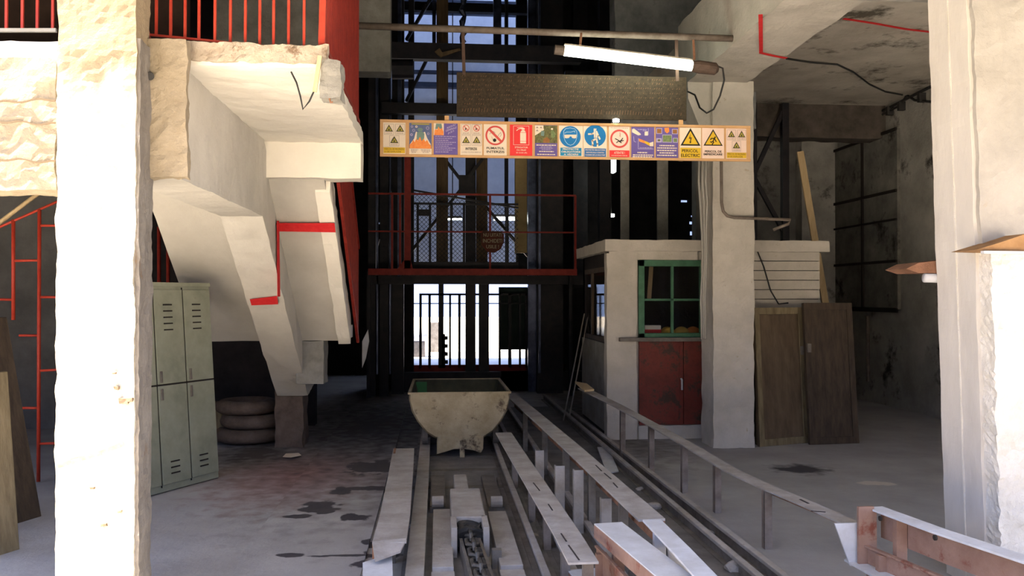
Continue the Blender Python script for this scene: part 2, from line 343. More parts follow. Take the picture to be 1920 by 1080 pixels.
part('shaded_side_face', MB().rbox(X(253, 4.6)-0.01, X(253, 4.6)+0.016, 4.615, 4.82, 0, 3.05, cell=0.03, amp=0.008, freq=9, amp2=0.006), mat('shaded_grey_plaster', (0.17, 0.15, 0.13), (0.27, 0.245, 0.215), 5, .93, .6, spots=(0.20, 0.14, 0.09), spot_scale=6, spot_at=0.6, stretch=(1, 1, 0.5)), pil)  # darker spotted skin paints shade onto the side turned from the sun
sm = MB()
for a_, b_ in (((108, 874), (150, 862)), ((150, 861), (190, 849)), ((190, 849), (232, 832))): sm.bar(A(*a_, 4.588), A(*b_, 4.588), 0.004, 0.024, up=(0, 0, 1))
part('brown_streak', sm, mat('brown_streak_stain', (0.42, 0.27, 0.13), (0.55, 0.40, 0.24), 25, .95), pil, label='slanting brown streak')
sm = MB()
for px, py, r_ in ((232, 752, .022), (243, 750, .015), (218, 728, .012), (214, 700, .008), (196, 985, .012), (225, 960, .010), (174, 915, .010)):
    sm.rbox(X(px, 4.58)-r_, X(px, 4.58)+r_, 4.58, 4.6, Z(px, py, 4.58)-r_*.6, Z(px, py, 4.58)+r_*.6, cell=0.01, amp=0.006, freq=40)
part('chipped_spots', sm, mat('chipped_brown', (0.20, 0.14, 0.09)), pil, label='brown chips in the plaster')
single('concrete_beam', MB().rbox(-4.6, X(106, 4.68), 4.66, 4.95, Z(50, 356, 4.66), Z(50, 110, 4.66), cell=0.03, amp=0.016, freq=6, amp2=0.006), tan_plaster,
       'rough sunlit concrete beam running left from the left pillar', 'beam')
bmj = bpy.data.objects['concrete_beam']
for yy, sg in ((190, 1), (229, -1), (300, -1)):
    jm = MB(); pts = [(-40+i*9, yy+sg*2.5*math.sin(i*.9)+sg*(i-8)*-0.5) for i in range(17)]
    for a_, b_ in zip(pts, pts[1:]): jm.bar(A(*a_, 4.645), A(*b_, 4.645), 0.006, 0.006+0.004*abs(math.sin(a_[0]*.31)))
    part('board_joint', jm, mat('joint_shadow_dirt', (0.14, 0.10, 0.06)), bmj)
column = thing('support_column', 'white column beside the cabin carrying the beam of the right bay', 'column', (3.2, 9.5, 0))
part('shaft', MB().rbox(X(1337, 9.3), X(1414, 9.3), 9.3, 9.72, 0, 4.12, cell=0.05, amp=0.014, freq=5, amp2=0.004), colwash, column)
cl = X(1337, 9.3)
part('haunch', MB().prism([(cl+0.02, 9.34, 4.1), (X(1290, 9.34), 9.34, 4.1), (X(1291, 9.34), 9.34, Z(1291, 185, 9.34)), (X(1313, 9.34), 9.34, Z(1313, 240, 9.34)), (cl+0.02, 9.34, Z(1325, 262, 9.34))], (0, 0.34, 0)), colwash, column)
rp = thing('front_pillar', 'bright whitewashed pillar with a rough thick lower part at the right edge', 'pillar', (3.0, 4.9, 0))
rx = X(1843, 4.6)
def batter(mb):
    for v in mb.v: v.x += (1.7-v.z)*0.030
    return mb
part('upper_pier', batter(MB().rbox(rx, rx+0.9, 4.6, 5.0, 1.96, 3.6, cell=0.04, amp=0.012, freq=5, amp2=0.006)), mat('greyer_pillar_plaster', (0.30, 0.28, 0.25), (0.40, 0.37, 0.33), 2.5, 0.93, 0.5, bscale=14, spots=(0.33, 0.28, 0.22), spot_scale=3), rp)
part('lower_pier', batter(MB().rbox(rx, rx+0.9, 4.52, 5.0, 0, 1.97, cell=0.025, amp=0.014, freq=9, amp2=0.012)), roughwash, rp)
part('smooth_side_face', batter(MB().rbox(rx-0.02, rx+.01, 4.63, 5.01, 0, 3.6, cell=0.05, amp=0.006, freq=5, amp2=0.002)), mat('smooth_side_whitewash', (0.50, 0.465, 0.42), (0.60, 0.56, 0.51), 2.5, 0.9, 0.25, bscale=16, spots=(0.42, 0.37, 0.34), spot_scale=7, spot_at=0.66, stretch=(1, 1, 0.35)), rp)
part('formwork_ridge', batter(MB().box(rx-0.026, rx+.01, 4.80, 4.808, 0, 3.6)), roughwash, rp)

# ------------------------------------------------------------------ staircase
stairshade = mat('shaded_stair_whitewash', (0.48, 0.45, 0.395), (0.56, 0.53, 0.47), 2.5, 0.93, 0.35, bscale=18, spots=(0.30, 0.26, 0.22), spot_scale=9, spot_at=0.72)  # stair whitewash darkened to paint in the weaker light on flight and spine
sc = thing('concrete_staircase', 'whitewashed concrete stair with landing and spine beam seen from below', 'staircase', (-1.8, 6.5, 0))
ZL = 3.0
SL = 0.80
lx0, lx1 = -2.9, -0.64
part('landing', MB().rbox(lx0, lx1, 4.93, 7.5, ZL, ZL+0.11, cell=0.05, amp=0.010, freq=6, amp2=0.004).rbox(lx0, lx1-0.01, 7.33, 7.58, 2.70, ZL+0.02, cell=0.06, amp=0.01, freq=6), stairwash, sc)
sx0, sx1 = -1.78, -1.44
part('landing_nosing', MB().rbox(sx1, lx1+0.02, 4.905, 4.95, ZL+0.02, ZL+0.125, cell=0.02, amp=0.012, freq=14, amp2=0.008), mat('crumbling_edge', (0.40, 0.32, 0.24), (0.60, 0.52, 0.42), 10, 0.95, 0.8, spots=(0.22, 0.15, 0.10), spot_scale=9, spot_at=0.55), sc)
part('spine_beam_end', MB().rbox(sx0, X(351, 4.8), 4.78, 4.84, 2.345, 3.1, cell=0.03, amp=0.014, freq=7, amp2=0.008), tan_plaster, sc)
sb = MB().rbox(sx0, sx1, 4.84, 7.25, 2.36, 3.02, cell=0.05, amp=0.008, freq=5, amp2=0.003)
def rprism(mb, poly, x0, x1, n=8, cell=0.08, amp=0.012, freq=6):
    # poly in (y,z), subdivided edges, extruded in x with uneven surface
    P = []
    for i, (a, b) in enumerate(zip(poly, poly[1:]+poly[:1])):
        a = Vector(a); b = Vector(b); k = max(1, int((b-a).length/cell))
        for j in range(k): P.append(a+(b-a)*(j/k))
    m = len(P); base = len(mb.v)
    for i in range(n+1):
        x = x0+(x1-x0)*i/n
        for p in P:
            q = Vector((x, p.x, p.y)); mb.v.append(q+noise.noise_vector(q*freq)*amp)
    for i in range(n):
        for j in range(m): mb.f.append((base+i*m+j, base+i*m+(j+1) % m, base+(i+1)*m+(j+1) % m, base+(i+1)*m+j))
    mb.f.append(tuple(base+j for j in range(m-1, -1, -1))); mb.f.append(tuple(base+n*m+j for j in range(m)))
    return mb
rprism(sb, [(7.2, 2.365), (9.7, 2.365-0.71*2.5), (10.15, 0.66), (10.15, 0.95), (9.35, 1.34), (7.7, 2.65), (7.2, 3.01)], sx0, sx1, n=6)
part('spine_beam', sb, stairshade, sc)
# the sloping flight: flat soffit, stepped top
Y0, Y1, zt = 7.45, 9.3, 2.70
prof = [(Y0, zt), (Y1, zt-SL*(Y1-Y0)), (Y1, zt-SL*(Y1-Y0)+0.15)]
nst = 10; dy = (Y1-Y0)/nst
for i in range(nst):
    y = Y1-i*dy; z = zt-SL*(Y1-Y0)+0.15+i*SL*dy
    prof += [(y, z+SL*dy), (y-dy, z+SL*dy)]
part('flight', rprism(MB(), prof, -2.5, -0.97, n=14, cell=0.12, amp=0.006, freq=4), stairshade, sc)
part('flight_edge', rprism(MB(), [(Y0+.1, zt-0.1), (Y1, zt-SL*(Y1-Y0)-0.03), (Y1, zt-SL*(Y1-Y0)+0.22), (Y0+.1, zt+.2)], -1.06, -0.93, n=3, cell=0.09, amp=0.014, freq=7), stairwash, sc)
part('lower_landing', MB().box(-2.5, -0.97, Y1, 9.95, 1.23, 1.37), stairwash, sc)
part('flight_foot_beam', MB().rbox(-1.50, -1.21, 9.3, 9.6, 0.76, 1.22, cell=0.07, amp=0.015), cement, sc)
part('foot_block', MB().rbox(-1.81, -1.50, 9.75, 10.1, 0, 0.64, cell=0.07, amp=0.02), tyrem, sc)
part('nosing_lump', MB().rbox(X(602, 4.9), X(640, 4.9), 4.84, 5.02, Z(620, 188, 4.9), Z(620, 118, 4.9), cell=0.02, amp=0.016, freq=12, amp2=0.006), cement, sc, label='broken grey concrete lump')
fn = Vector((0, SL, 1)).normalized(); fp = Vector((0, Y0, zt))
st = MB()
def quad_on(px4, p, n, mb, off=0.012):
    n = Vector(n).normalized(); q = []
    for a, b in px4:
        h = PL(a, b, p, n); s = -1 if n.dot(ray(a, b)) > 0 else 1
        q.append(h+n*off*s)
    mb.prism(q, n*0.003)
quad_on([(516, 412), (628, 412), (630, 429), (518, 427)], fp, fn, st, 0.045)
sn = Vector((0, 0.71, 1)).normalized(); sp_ = Vector((0, 7.2, 2.365))
part('red_level_mark', st, stripe, sc); st = MB()
quad_on([(469, 558), (520, 552), (522, 567), (472, 569)], sp_, sn, st, 0.022)
part('red_level_mark', st, stripe, sc); st = MB()
st.prism([PL(519, 414, (sx1+0.012, 0, 0), (1, 0, 0)), PL(523, 414, (sx1+0.012, 0, 0), (1, 0, 0)), PL(525, 556, (sx1+0.012, 0, 0), (1, 0, 0)), PL(520, 556, (sx1+0.012, 0, 0), (1, 0, 0))], (0.003, 0, 0))
part('red_level_mark', st, stripe, sc)
# loose things hanging at the landing edge
wr = MB().tube([A(546, 135, 4.9), A(556, 155, 4.86), A(563, 180, 4.85), A(568, 205, 4.85), A(580, 190, 4.85), A(590, 168, 4.85), A(592, 150, 4.85), A(597, 108, 4.86)], 0.005, 6)
single('dangling_wire', wr, rubber, 'thin dark wire dangling in a loop from the landing edge', 'wire')
single('wooden_stick', MB().bar(A(590, 172, 4.83), A(600, 105, 4.83), 0.022, 0.015), wood, 'short broken wooden stick at the corner of the landing edge', 'stick')
single('iron_hook', MB().tube([A(619, 172, 4.85), A(618, 186, 4.85), A(620, 192, 4.85), A(624, 191, 4.85)], 0.006, 6), rust, 'small iron hook under the broken corner of the landing', 'hook')
single('black_pipe_stub', MB().tube([A(282, 141, 4.85), A(281, 143, 4.74)], 0.022, 12), rubber, 'black pipe stub sticking out of the spine beam end', 'pipe')
# railings
def railing(name, label, segs, bars, m, rr=0.006, grp=None, bw=0.014):
    p = segs[0][0]; t = thing(name, label, 'railing', (p.x, p.y, p.z), grp)
    for a, b, wdt, nm in segs: part(nm, MB().bar(a, b, wdt, wdt), m, t)
    for a, b in bars: part('baluster', MB().bar(a, b, bw, bw), m, t)
    return t
bl = []
for px in (293, 320, 347, 373, 403, 432, 460, 487, 513, 541, 570):
    bl.append((A(px, 68+(px-290)*0.09, 4.98), A(px+1, -80, 4.98)))
rl = railing('landing_railing', 'red railing of thin upright bars along the front of the landing', [(A(268, 64, 4.97), A(602, 97, 4.97), 0.012, 'bottom_rail'), (A(268, -80, 4.98), A(615, -80, 4.98), 0.03, 'top_rail')], bl, redbar)
part('corner_post', MB().bar(A(603, 98, 4.98), A(608, -80, 4.98), 0.036, 0.036), redbar, rl)
part('brace', MB().bar(A(283, 92, 5.0), A(268, 20, 5.0), 0.02, 0.02), redbar, rl)
bl = []
xx = -0.60
for i in range(34):
    y = 5.02+i*0.062
    bl.append((Vector((xx-0.05, y, ZL+0.11)), Vector((xx-0.05, y, 4.25))))
railing('side_railing', 'red railing of close upright bars along the right side of the landing', [(Vector((xx-0.05, 5.0, 4.25)), Vector((xx-0.05, 7.1, 4.25)), 0.04, 'top_rail'), (Vector((xx-0.05, 5.0, 3.13)), Vector((xx-0.05, 7.1, 3.13)), 0.03, 'bottom_rail')], bl, redpaint)
bl = []
fx = -0.87
for i in range(26):
    y = 7.62+i*0.075; zb = 2.88-SL*(y-7.5)
    bl.append((Vector((fx, y, zb-0.1)), Vector((fx, y, zb+0.95))))
railing('flight_railing', 'red railing of upright bars going down beside the stair flight', [(Vector((fx, 7.6, 3.75)), Vector((fx, 9.5, 3.75-SL*1.9)), 0.04, 'handrail'), (Vector((fx, 7.6, 2.72)), Vector((fx, 9.5, 2.72-SL*1.9)), 0.03, 'bottom_rail')], bl, redpaint)
# left gallery railing above the left beam
bl = [(A(px, 56, 5.1), A(px+1, -80, 5.1)) for px in (-60, -30, 12, 42, 70, 99)]
lg = railing('gallery_railing', 'red railing bars in the upper left corner behind the beam', [(A(-100, -80, 5.1), A(104, -80, 5.1), 0.03, 'top_rail')], bl, redbar)
part('bottom_rail', MB().bar(A(-100, 57, 5.1), A(106, 57, 5.1), 0.02, 0.02), plaster, lg, label='whitewashed bottom rail')
struct('trim_gallery_slab', MB().box(-4.6, -1.9, 5.35, 6.6, 2.95, 3.15).box(-4.6, -1.9, 6.6, 6.75, 2.9, 5), mat('dark_gallery_boards', (0.03, 0.016, 0.012), (0.06, 0.035, 0.025), 5, 0.9))

# ------------------------------------------------------------------ left bay
lf = thing('scaffold_frame', 'red tubular scaffold frame standing behind the left pillar', 'scaffold', (G(72, 905).x, G(72, 905).y, 0))
fy = G(72, 905).y
for nm, a, b in (('post', (25, 412), (25, 600)), ('post', (74, 392), (72, 903)), ('rail', (-60, 452), (112, 376)), ('rung', (25, 489), (74, 488)), ('rung', (74, 423), (130, 423)), ('rung', (36, 629), (74, 629)), ('rung', (74, 557), (130, 557)),
                 ('rung', (74, 695), (130, 692)), ('rung', (74, 765), (40, 765)), ('rung', (74, 832), (130, 830)), ('rung', (-50, 560), (25, 562))):
    part(nm, MB().tube([A(a[0], a[1], fy), A(b[0], b[1], fy)], 0.017 if nm == 'post' else 0.012, 8), redbar, lf, smooth=True)
single('handrail_tube', MB().tube([A(-60, 462, 8.3), A(82, 355, 8.3)], 0.02, 8), wood, 'pale straight handrail tube slanting up behind the left pillar', 'handrail', smooth=True)
p0 = G(-60, 1060); p1 = G(37, 1030)
bt = thing('leaning_board', 'tall pale brown board leaning at the far left edge', 'board', (p1.x, p1.y, 0))
def leanboard(t, a, b, ztop, back, th, m, nm='panel'):
    d = (b-a); n = Vector((-d.y, d.x, 0)).normalized()
    if n.y < 0: n = -n
    up = Vector((0, 0, ztop))+n*back
    return part(nm, MB().prism([a, b, b+up, a+up], n*th), m, t, bevel=0.004)
leanboard(bt, p0, p1, Z(37, 700, 5.9), 0.12, 0.025, oldwood)
p0 = G(-60, 1010); p1 = G(78, 968)
bt = thing('old_door', 'dark brown door panel leaning behind the pale board at far left', 'board', (p1.x, p1.y, 0))
leanboard(bt, p0, p1, Z(45, 597, 6.6), 0.35, 0.04, brownwood)

# locker
a = G(410, 897); b = G(285, 931)
d = (b-a).normalized(); ang = math.atan2(d.y, d.x)
lk = thing('metal_locker', 'grey green metal locker leaning back under the stair beside the left pillar', 'locker', (a.x, a.y, 0))
M4 = Matrix.Rotation(ang, 3, 'Z') @ Matrix.Rotation(math.radians(4.2), 3, 'X')
if (M4 @ Vector((0, 1, 0))).x < 0: pass
def lpart(nm, mb, m, par=lk, bevel=0.003):
    q = MB(); q.v = [Vector((a.x, a.y, 0.01))+M4 @ v for v in mb.v]; q.f = mb.f; return part(nm, q, m, par, bevel)
# local: x along the front to the left, -y or +y behind the face
back = -1.0
W_, H_, D_ = 1.02, 1.80, 0.42
lpart('body', MB().box(0, W_, 0, back*D_, 0, H_), lockerm)
lpart('top_edge', MB().box(-0.01, W_+.01, 0.012, back*D_-.01, H_-0.02, H_+0.015), lockerm)
cw = W_/3
for i in range(3):
    for r, (z0, z1) in enumerate(((0.06, 0.91), (0.925, H_-0.05))):
        dr = lpart('door', MB().box(i*cw+0.008, (i+1)*cw-0.008, 0.0, 0.014, z0, z1), lockerm)
        mb = MB(); cx = i*cw+cw*0.55
        for k in range(5 if r else 3):
            zz = (z1-0.14-k*0.055) if r else z0+0.08+k*0.05
            mb.box(cx-0.05, cx+0.05, 0.014, 0.020, zz, zz+0.012)
        lpart('louvre', mb, darkgap, dr, 0)
        lpart('handle', MB().box((i+1)*cw-0.05, (i+1)*cw-0.03, 0.014, 0.03, (z0+z1)/2-.05+(-.35 if r else .35), (z0+z1)/2+.05+(-.35 if r else .35)), darkdust, dr)
lpart('seam', MB().box(0.0, W_, 0.001, 0.006, 0.905, 0.93).box(cw-.006, cw+.006, .001, .006, .04, H_-.03).box(2*cw-.006, 2*cw+.006, .001, .006, .04, H_-.03), darkgap, bevel=0)

for px, lb in ((300, 'left'), (317, 'right')):
    single('red_post', MB().tube([V((X(px, 9.4), 9.4, 0)), A(px-2, 425, 9.4)], 0.02, 8), redpaint, 'thin red post in the dark gap behind the locker, the %s one of two' % lb, 'post', smooth=True)
# tyres under the stair
def ring(cx, cy, cz, R, r, n=28, m=10, flat=0.8):
    mb = MB()
    for i in range(n):
        t = 2*math.pi*i/n
        for j in range(m):
            u = 2*math.pi*j/m; rr = R+r*math.cos(u)
            mb.v.append(Vector((cx+rr*math.cos(t), cy+rr*math.sin(t), cz+r*flat*math.sin(u))))
    for i in range(n):
        for j in range(m):
            mb.f.append((i*m+j, ((i+1) % n)*m+j, ((i+1) % n)*m+(j+1) % m, i*m+(j+1) % m))
    return mb
c = G(455, 838); 
for i, (dx, dz, lb) in enumerate(((0, 0.10, 'lowest'), (0.05, 0.26, 'middle'), (-0.03, 0.42, 'upper'))):
    ty = thing('old_tyre', 'dusty brown tyre, the %s of the stack under the stair' % {'lowest': 'bottom one', 'middle': 'middle one', 'upper': 'top one'}[lb], 'tyre', (c.x+dx, c.y+0.35, 0 if i == 0 else dz-0.08), 'old tyres stacked under the stair')
    part('tread', ring(c.x+dx, c.y+0.35, dz, 0.30-0.02*i, 0.10), tyrem, ty, smooth=True)
single('crate', MB().box(-2.9, -2.35, 10.2, 10.7, 0, 0.42), oldwood, 'dark wooden crate in the gloom behind the tyres', 'crate', bevel=0.01)
single('paper_scrap', MB().prism([G(530, 857, .026), G(545, 858, .026), G(565, 854, .026), G(560, 850, .026), G(536, 851, .026)], (0, 0, 0.004)), cream, 'white scrap of paper lying on the floor beyond the locker', 'paper')

# ------------------------------------------------------------------ track, guards, chain lane
def rail(a, b, label, grp='steel rails laid along the floor', m=darkdust, hw=0.045):
    t = thing('steel_rail', label, 'rail', (a.x, a.y, 0), grp)
    up = Vector((0, 0, 1))
    part('rail_foot', MB().bar(a+up*0.006, b+up*0.006, 0.09, 0.012), m, t)
    part('rail_web', MB().bar(a+up*0.045, b+up*0.045, 0.012, 0.07), m, t)
    part('rail_head', MB().bar(a+up*0.085, b+up*0.085, hw, 0.026), dusty, t, bevel=0.004)
rail(V((-0.13, 3.4, 0)), V((-0.13, 13.9, 0)), 'left rail of the chain lane under the mine cart', hw=0.11)
rail(V((0.63, 3.4, 0)), V((0.63, 13.9, 0)), 'right rail of the chain lane under the mine cart')
rail(V((1.08, 3.4, 0)), V((1.02, 13.9, 0)), 'left rail of the empty track on the right')
rail(V((1.86, 3.4, 0)), V((1.74, 13.9, 0)), 'right rail of the empty track beside the long guard')
rail(V((0.80, 3.4, 0)), V((0.80, 12, 0)), 'narrow check rail between the two tracks')
rail(V((2.02, 3.4, 0)), V((1.87, 12, 0)), 'outermost check rail beside the long right guard')
def guard(name, label, cat, pts, wid, th, posts, m, mpost, web=0, side=-1, z=0.4, lip=0.02, pw=0.05, tilt=0.0):
    q = [G(p[0], p[1], p[2] if len(p) > 2 else z) for p in pts]
    t = thing(name, label, cat, (q[0].x, q[0].y, 0))
    zdef = z; mb = MB()
    for a, b in zip(q, q[1:]):
        e = (b-a).normalized()*0.004
        mb.bar(a, b+e, wid, th)
    part('top_plate', mb, m, t, bevel=0.002)
    if web:
        mb = MB()
        for a, b in zip(q, q[1:]):
            s = (b-a).cross(V((0, 0, 1))).normalized()*side*(wid/2-0.006)
            mb.bar(a+s-V((0, 0, web/2+th/2)), b+s-V((0, 0, web/2+th/2)), 0.012, web)
        part('side_web', mb, rust if m is not dustpale else rustred, t)
    for px, py, *o in posts:         # posts stand under the plate at the picture points
        z = o[0] if o else zdef
        p = G(px, py, z)+V((0.05 if wid == 0.15 and not web else 0, 0, 0)); w2 = pw
        part('post', MB().box(p.x-w2/2, p.x+w2/2, p.y-0.008, p.y+0.008, 0, z-th/2).box(p.x-w2/2, p.x-w2/2+0.01, p.y, p.y+w2, 0, z-th/2), mpost, t)
    return t
struct('trim_track_bed', MB().box(0.72, 1.98, 4.3, 13, 0, 0.006), mat('dirty_track_bed', (0.11, 0.10, 0.095), (0.21, 0.195, 0.185), 3, 0.95, 0.8, bscale=20))
struct('trim_lane_bed', MB().box(-0.22, 0.72, 4.3, 13, 0, 0.005), mat('dirty_lane_bed', (0.15, 0.14, 0.135), (0.25, 0.235, 0.225), 4, 0.95, 0.6, bscale=20))
brownpost = mat('brown_dusty_post', (0.13, 0.10, 0.08), (0.26, 0.22, 0.19), 6, 0.8, 0.3)
# left low guard
lg = guard('track_guard', 'low dusty steel guard plate left of the chain lane', 'guard', [(757, 842), (750, 900), (741, 965), (730, 1018)], 0.20, 0.012, [(757, 846), (749, 905), (735, 985)], dusty, darkdust, web=0.10, side=1, z=0.24)
e = G(730, 1018, 0.24)
part('bent_end', MB().prism([e+V((-0.10, 0, 0)), e+V((0.10, 0.05, 0)), e+V((0.07, -0.10, -0.03)), e+V((-0.07, -0.2, -0.05))], (0, 0, 0.012)), dusty, lg)
part('end_bracket', MB().prism([G(680, 1058, .16), G(735, 1040, .16), G(737, 1100, .16), G(680, 1100, .16)], (0, 0, 0.01)), dustpale, lg)
part('outer_flange', MB().bar(G(741, 850, .2), G(715, 1000, .16), 0.02, 0.10), rust, lg)
# guard between lanes
guard('track_guard', 'dusty plate guard on posts just right of the chain lane', 'guard', [(944, 812), (975, 862), (1018, 930), (1062, 1000), (1094, 1056)], 0.15, 0.012,
      [(955, 832), (985, 880), (1012, 920), (1045, 975), (1085, 1040)], dusty, brownpost, z=0.40)
guard('beam_guard', 'long steel channel guard running from behind the cart to the foreground', 'guard', [(955, 738), (1010, 785), (1075, 842), (1150, 910), (1222, 975)], 0.15, 0.014,
      [(985, 765), (1022, 797), (1062, 833), (1110, 876), (1170, 930)], dusty, darkdust, web=0.16, side=-1, z=0.48)
guard('plank_guard', 'long bent guard on upright posts along the right side of the tracks', 'guard', [(1092, 728, .62), (1160, 762, .54), (1230, 800, .46), (1300, 840, .42), (1370, 882), (1440, 915), (1520, 948), (1602, 985)], 0.115, 0.012,
      [(1168, 766, .53), (1222, 796, .465), (1284, 832, .425), (1346, 866), (1440, 918)], dusty, brownpost, web=0.05, side=-1, z=0.40)
single('wooden_offcut', MB().prism([G(1078, 718, .64), G(1100, 722, .64), G(1114, 733, .64), G(1096, 735, .64)], (0, 0, 0.02)), wood, 'pale cut wooden end lying on the far tip of the long right guard', 'wood')
slot = mat('dark_slot', (0.04, 0.03, 0.03))
for par, zz, segs in (('track_guard.001', .408, (((1000, 905), (1012, 920)), ((1028, 945), (1036, 957)), ((1052, 1000), (1062, 1015)), ((1066, 1022), (1086, 1050)))),
                      ('beam_guard', .489, (((1117, 872), (1128, 883)), ((1133, 887), (1146, 898)), ((1150, 905), (1158, 914)))),
                      ('plank_guard', .408, (((1340, 862), (1346, 866)), ((1352, 868), (1358, 872)), ((1500, 936), (1516, 944)), ((1520, 958), (1548, 960))))):
    for a_, b_ in segs: part('slot_mark', MB().bar(G(*a_, zz), G(*b_, zz), 0.008 if par != 'plank_guard' else 0.014, 0.002), slot, bpy.data.objects[par])
for i, (px, py, hh, lb) in enumerate(((1012, 900, 150, 'thin one'), (1078, 960, 130, 'wide one'), (1130, 1010, 80, 'short one'))): pass
# stray uprights in the gap between the guards
for (px, py, zt_, lb) in ((1050, 985, 0.44, 'narrow steel stake standing between the two middle guards'), (1085, 1003, 0.46, 'wide steel stake nearest the red channel'), (1012, 940, 0.42, 'dark steel stake close behind the plate guard'), (1137, 1030, 0.34, 'short pale steel stake behind the red channel end')):
    p = G(px, py); single('steel_stake', MB().box(p.x-0.035, p.x+0.035, p.y-0.006, p.y+0.006, 0, zt_).box(p.x-0.035, p.x-0.025, p.y, p.y+0.05, 0, zt_), dusty, lb, 'stake', 'steel stakes between the guards')
# foreground channels
def channel(name, label, pts, z, wid, web, m, mw, sides=(-1,)):
    q = [G(a, b, z) for a, b in pts]; t = thing(name, label, 'channel', (q[0].x, q[0].y, 0))
    mb = MB()
    for a, b in zip(q, q[1:]): mb.bar(a, b, wid, 0.012)
    part('top_flange', mb, m, t, bevel=0.002)
    for sd in sides:
        mb = MB()
        for a, b in zip(q, q[1:]):
            s = (b-a).cross(V((0, 0, 1))).normalized()*sd*(wid/2-0.005)
            mb.bar(a+s-V((0, 0, web/2)), b+s-V((0, 0, web/2)), 0.01, web)
        part('web', mb, mw, t)
    for k in (0.15, 0.8):
        p = q[0].lerp(q[-1], k); part('support', MB().box(p.x-0.03, p.x+0.03, p.y-0.02, p.y+0.02, 0, z-0.01), mw, t)
    return t
ch = channel('steel_channel', 'red lead painted steel channel in the foreground, pale dusty top', [(1140, 982), (1262, 1080), (1300, 1112)], 0.46, 0.16, 0.07, dustpale, rustred, (-1, 1))
channel('steel_flat', 'pale steel flat bar slanting beside the red channel in the foreground', [(1222, 976), (1275, 1030), (1340, 1100)], 0.50, 0.10, 0.16, dustpale, dustpale, (-1,))
channel('rusty_angle', 'narrow rusty angle iron left of the red channel in the foreground', [(1118, 1024), (1150, 1056), (1190, 1100)], 0.34, 0.02, 0.16, rustred, rustred, (-1,))
channel('track_foot_plate', 'flat pale plate on the floor below the plate guard in the foreground', [(1095, 1068), (1130, 1110)], 0.10, 0.20, 0.08, dustpale, rust, (-1, 1))
ra = channel('barrier_channel', 'rusty barrier rail running to the right edge in the foreground', [(1640, 952), (1760, 996), (1930, 1052), (2050, 1092)], 0.50, 0.10, 0.17, dustpale, rustred, (-1,))
h = G(1640, 952, 0.5)
mb = MB()
for px, py in ((1650, 972), (1753, 1008)):
    p = PL(px, py, h+V((-0.06, 0, 0)), (1, 0, 0)); mb.tube([p+V((-0.004, 0, 0)), p+V((0.006, 0, 0))], 0.014, 10)
part('bolt_hole', mb, darkgap, ra)
rb = channel('barrier_angle', 'lower rusty angle iron with bolt holes under the barrier rail', [(1620, 1022), (1760, 1080), (1900, 1140)], 0.30, 0.03, 0.11, rustred, rustred, (-1,))
part('foot_flange', MB().prism([G(1583, 1052, .19), G(1612, 1046, .19), G(1720, 1085, .19), G(1800, 1120, .19), G(1700, 1120, .19)], (0, 0, 0.012)), dustpale, rb)
gp = thing('gusset_plate', 'bent steel end plates joining the long guard to the barrier rail', 'bracket', (G(1605, 1000, .3).x, G(1605, 1000, .3).y, 0))
q = G(1615, 990, .4)
part('upright_plate', MB().box(q.x-0.02, q.x+0.07, q.y-0.01, q.y+0.01, 0.2, 0.52), rustred, gp)
part('upright_angle', MB().box(q.x+0.07, q.x+0.085, q.y-0.01, q.y+0.08, 0.0, 0.5), rustred, gp)
part('triangular_plate', MB().prism([q+V((-0.14, 0.03, 0.02)), q+V((0.02, 0.03, 0.02)), q+V((0.02, 0.03, -0.22)), q+V((-0.05, 0.03, -0.22))], (0, 0.012, 0)), dustpale, gp)
# chain lane machinery
def lanebox(name, label, cat, a, b, z, m, x0px, x1px, py0, py1):
    q0 = G(x0px, py0, z); q1 = G(x1px, py1, z)
    return single(name, MB().box(min(q0.x, q1.x), max(q0.x, q1.x), q1.y, q0.y, 0, z), m, label, cat, bevel=0.006)
db = thing('drive_box', 'dusty steel housing in the chain lane where the chain emerges', 'housing', (0.20, 6.2, 0))
part('cover', MB().box(0.10, 0.33, 5.82, 6.68, 0.02, 0.20), dusty, db, bevel=0.01)
part('nose_block', MB().box(0.14, 0.25, 6.68, 7.35, 0.02, 0.17), dusty, db, bevel=0.008)
for xa in (0.09, 0.30): part('side_cheek', MB().box(xa, xa+0.04, 5.55, 5.85, 0.0, 0.20), dusty, db, bevel=0.004)
part('grease_lump', MB().rbox(0.13, 0.29, 5.62, 5.80, 0.05, 0.17, cell=0.02, amp=0.03, freq=14), rubber, db)
def link_mesh():
    mb = MB(); r = 0.013
    pts = [(-0.034, -0.05, 0), (-0.034, 0.05, 0), (0.0, 0.075, 0), (0.034, 0.05, 0), (0.034, -0.05, 0), (0, -0.075, 0)]
    return mb.tube(pts, r, 6, closed=True)
cn = thing('drive_chain', 'greasy dark drive chain running down the middle of the chain lane', 'chain', (0.2, 5.6, 0.0))
c0, c1 = V((0.21, 5.68, 0.13)), V((0.285, 4.2, 0.13))
lm0 = None; nl = 15
for i in range(nl):
    p = c0.lerp(c1, i/(nl-1)); dd = (c1-c0).normalized(); az = math.atan2(dd.y, dd.x)-math.pi/2
    if lm0 is None:
        me = bpy.data.meshes.new('link'); q = link_mesh(); me.from_pydata([tuple(v) for v in q.v], [], q.f); me.materials.append(chainm); lm0 = me
    o = bpy.data.objects.new('link', lm0); C.objects.link(o); o.parent = cn; o.location = p-V((0.2, 5.6, 0.0))
    o.rotation_euler = (0, math.radians(90 if i % 2 else 0), az)
cg = thing('chain_guide', 'pair of dark side bars holding the drive chain', 'guide', (0.25, 5, 0))
part('side_bar', MB().bar(c0+V((-0.06, 0.05, -0.07)), c1+V((-0.06, 0, -0.07)), 0.02, 0.10), darkdust, cg)
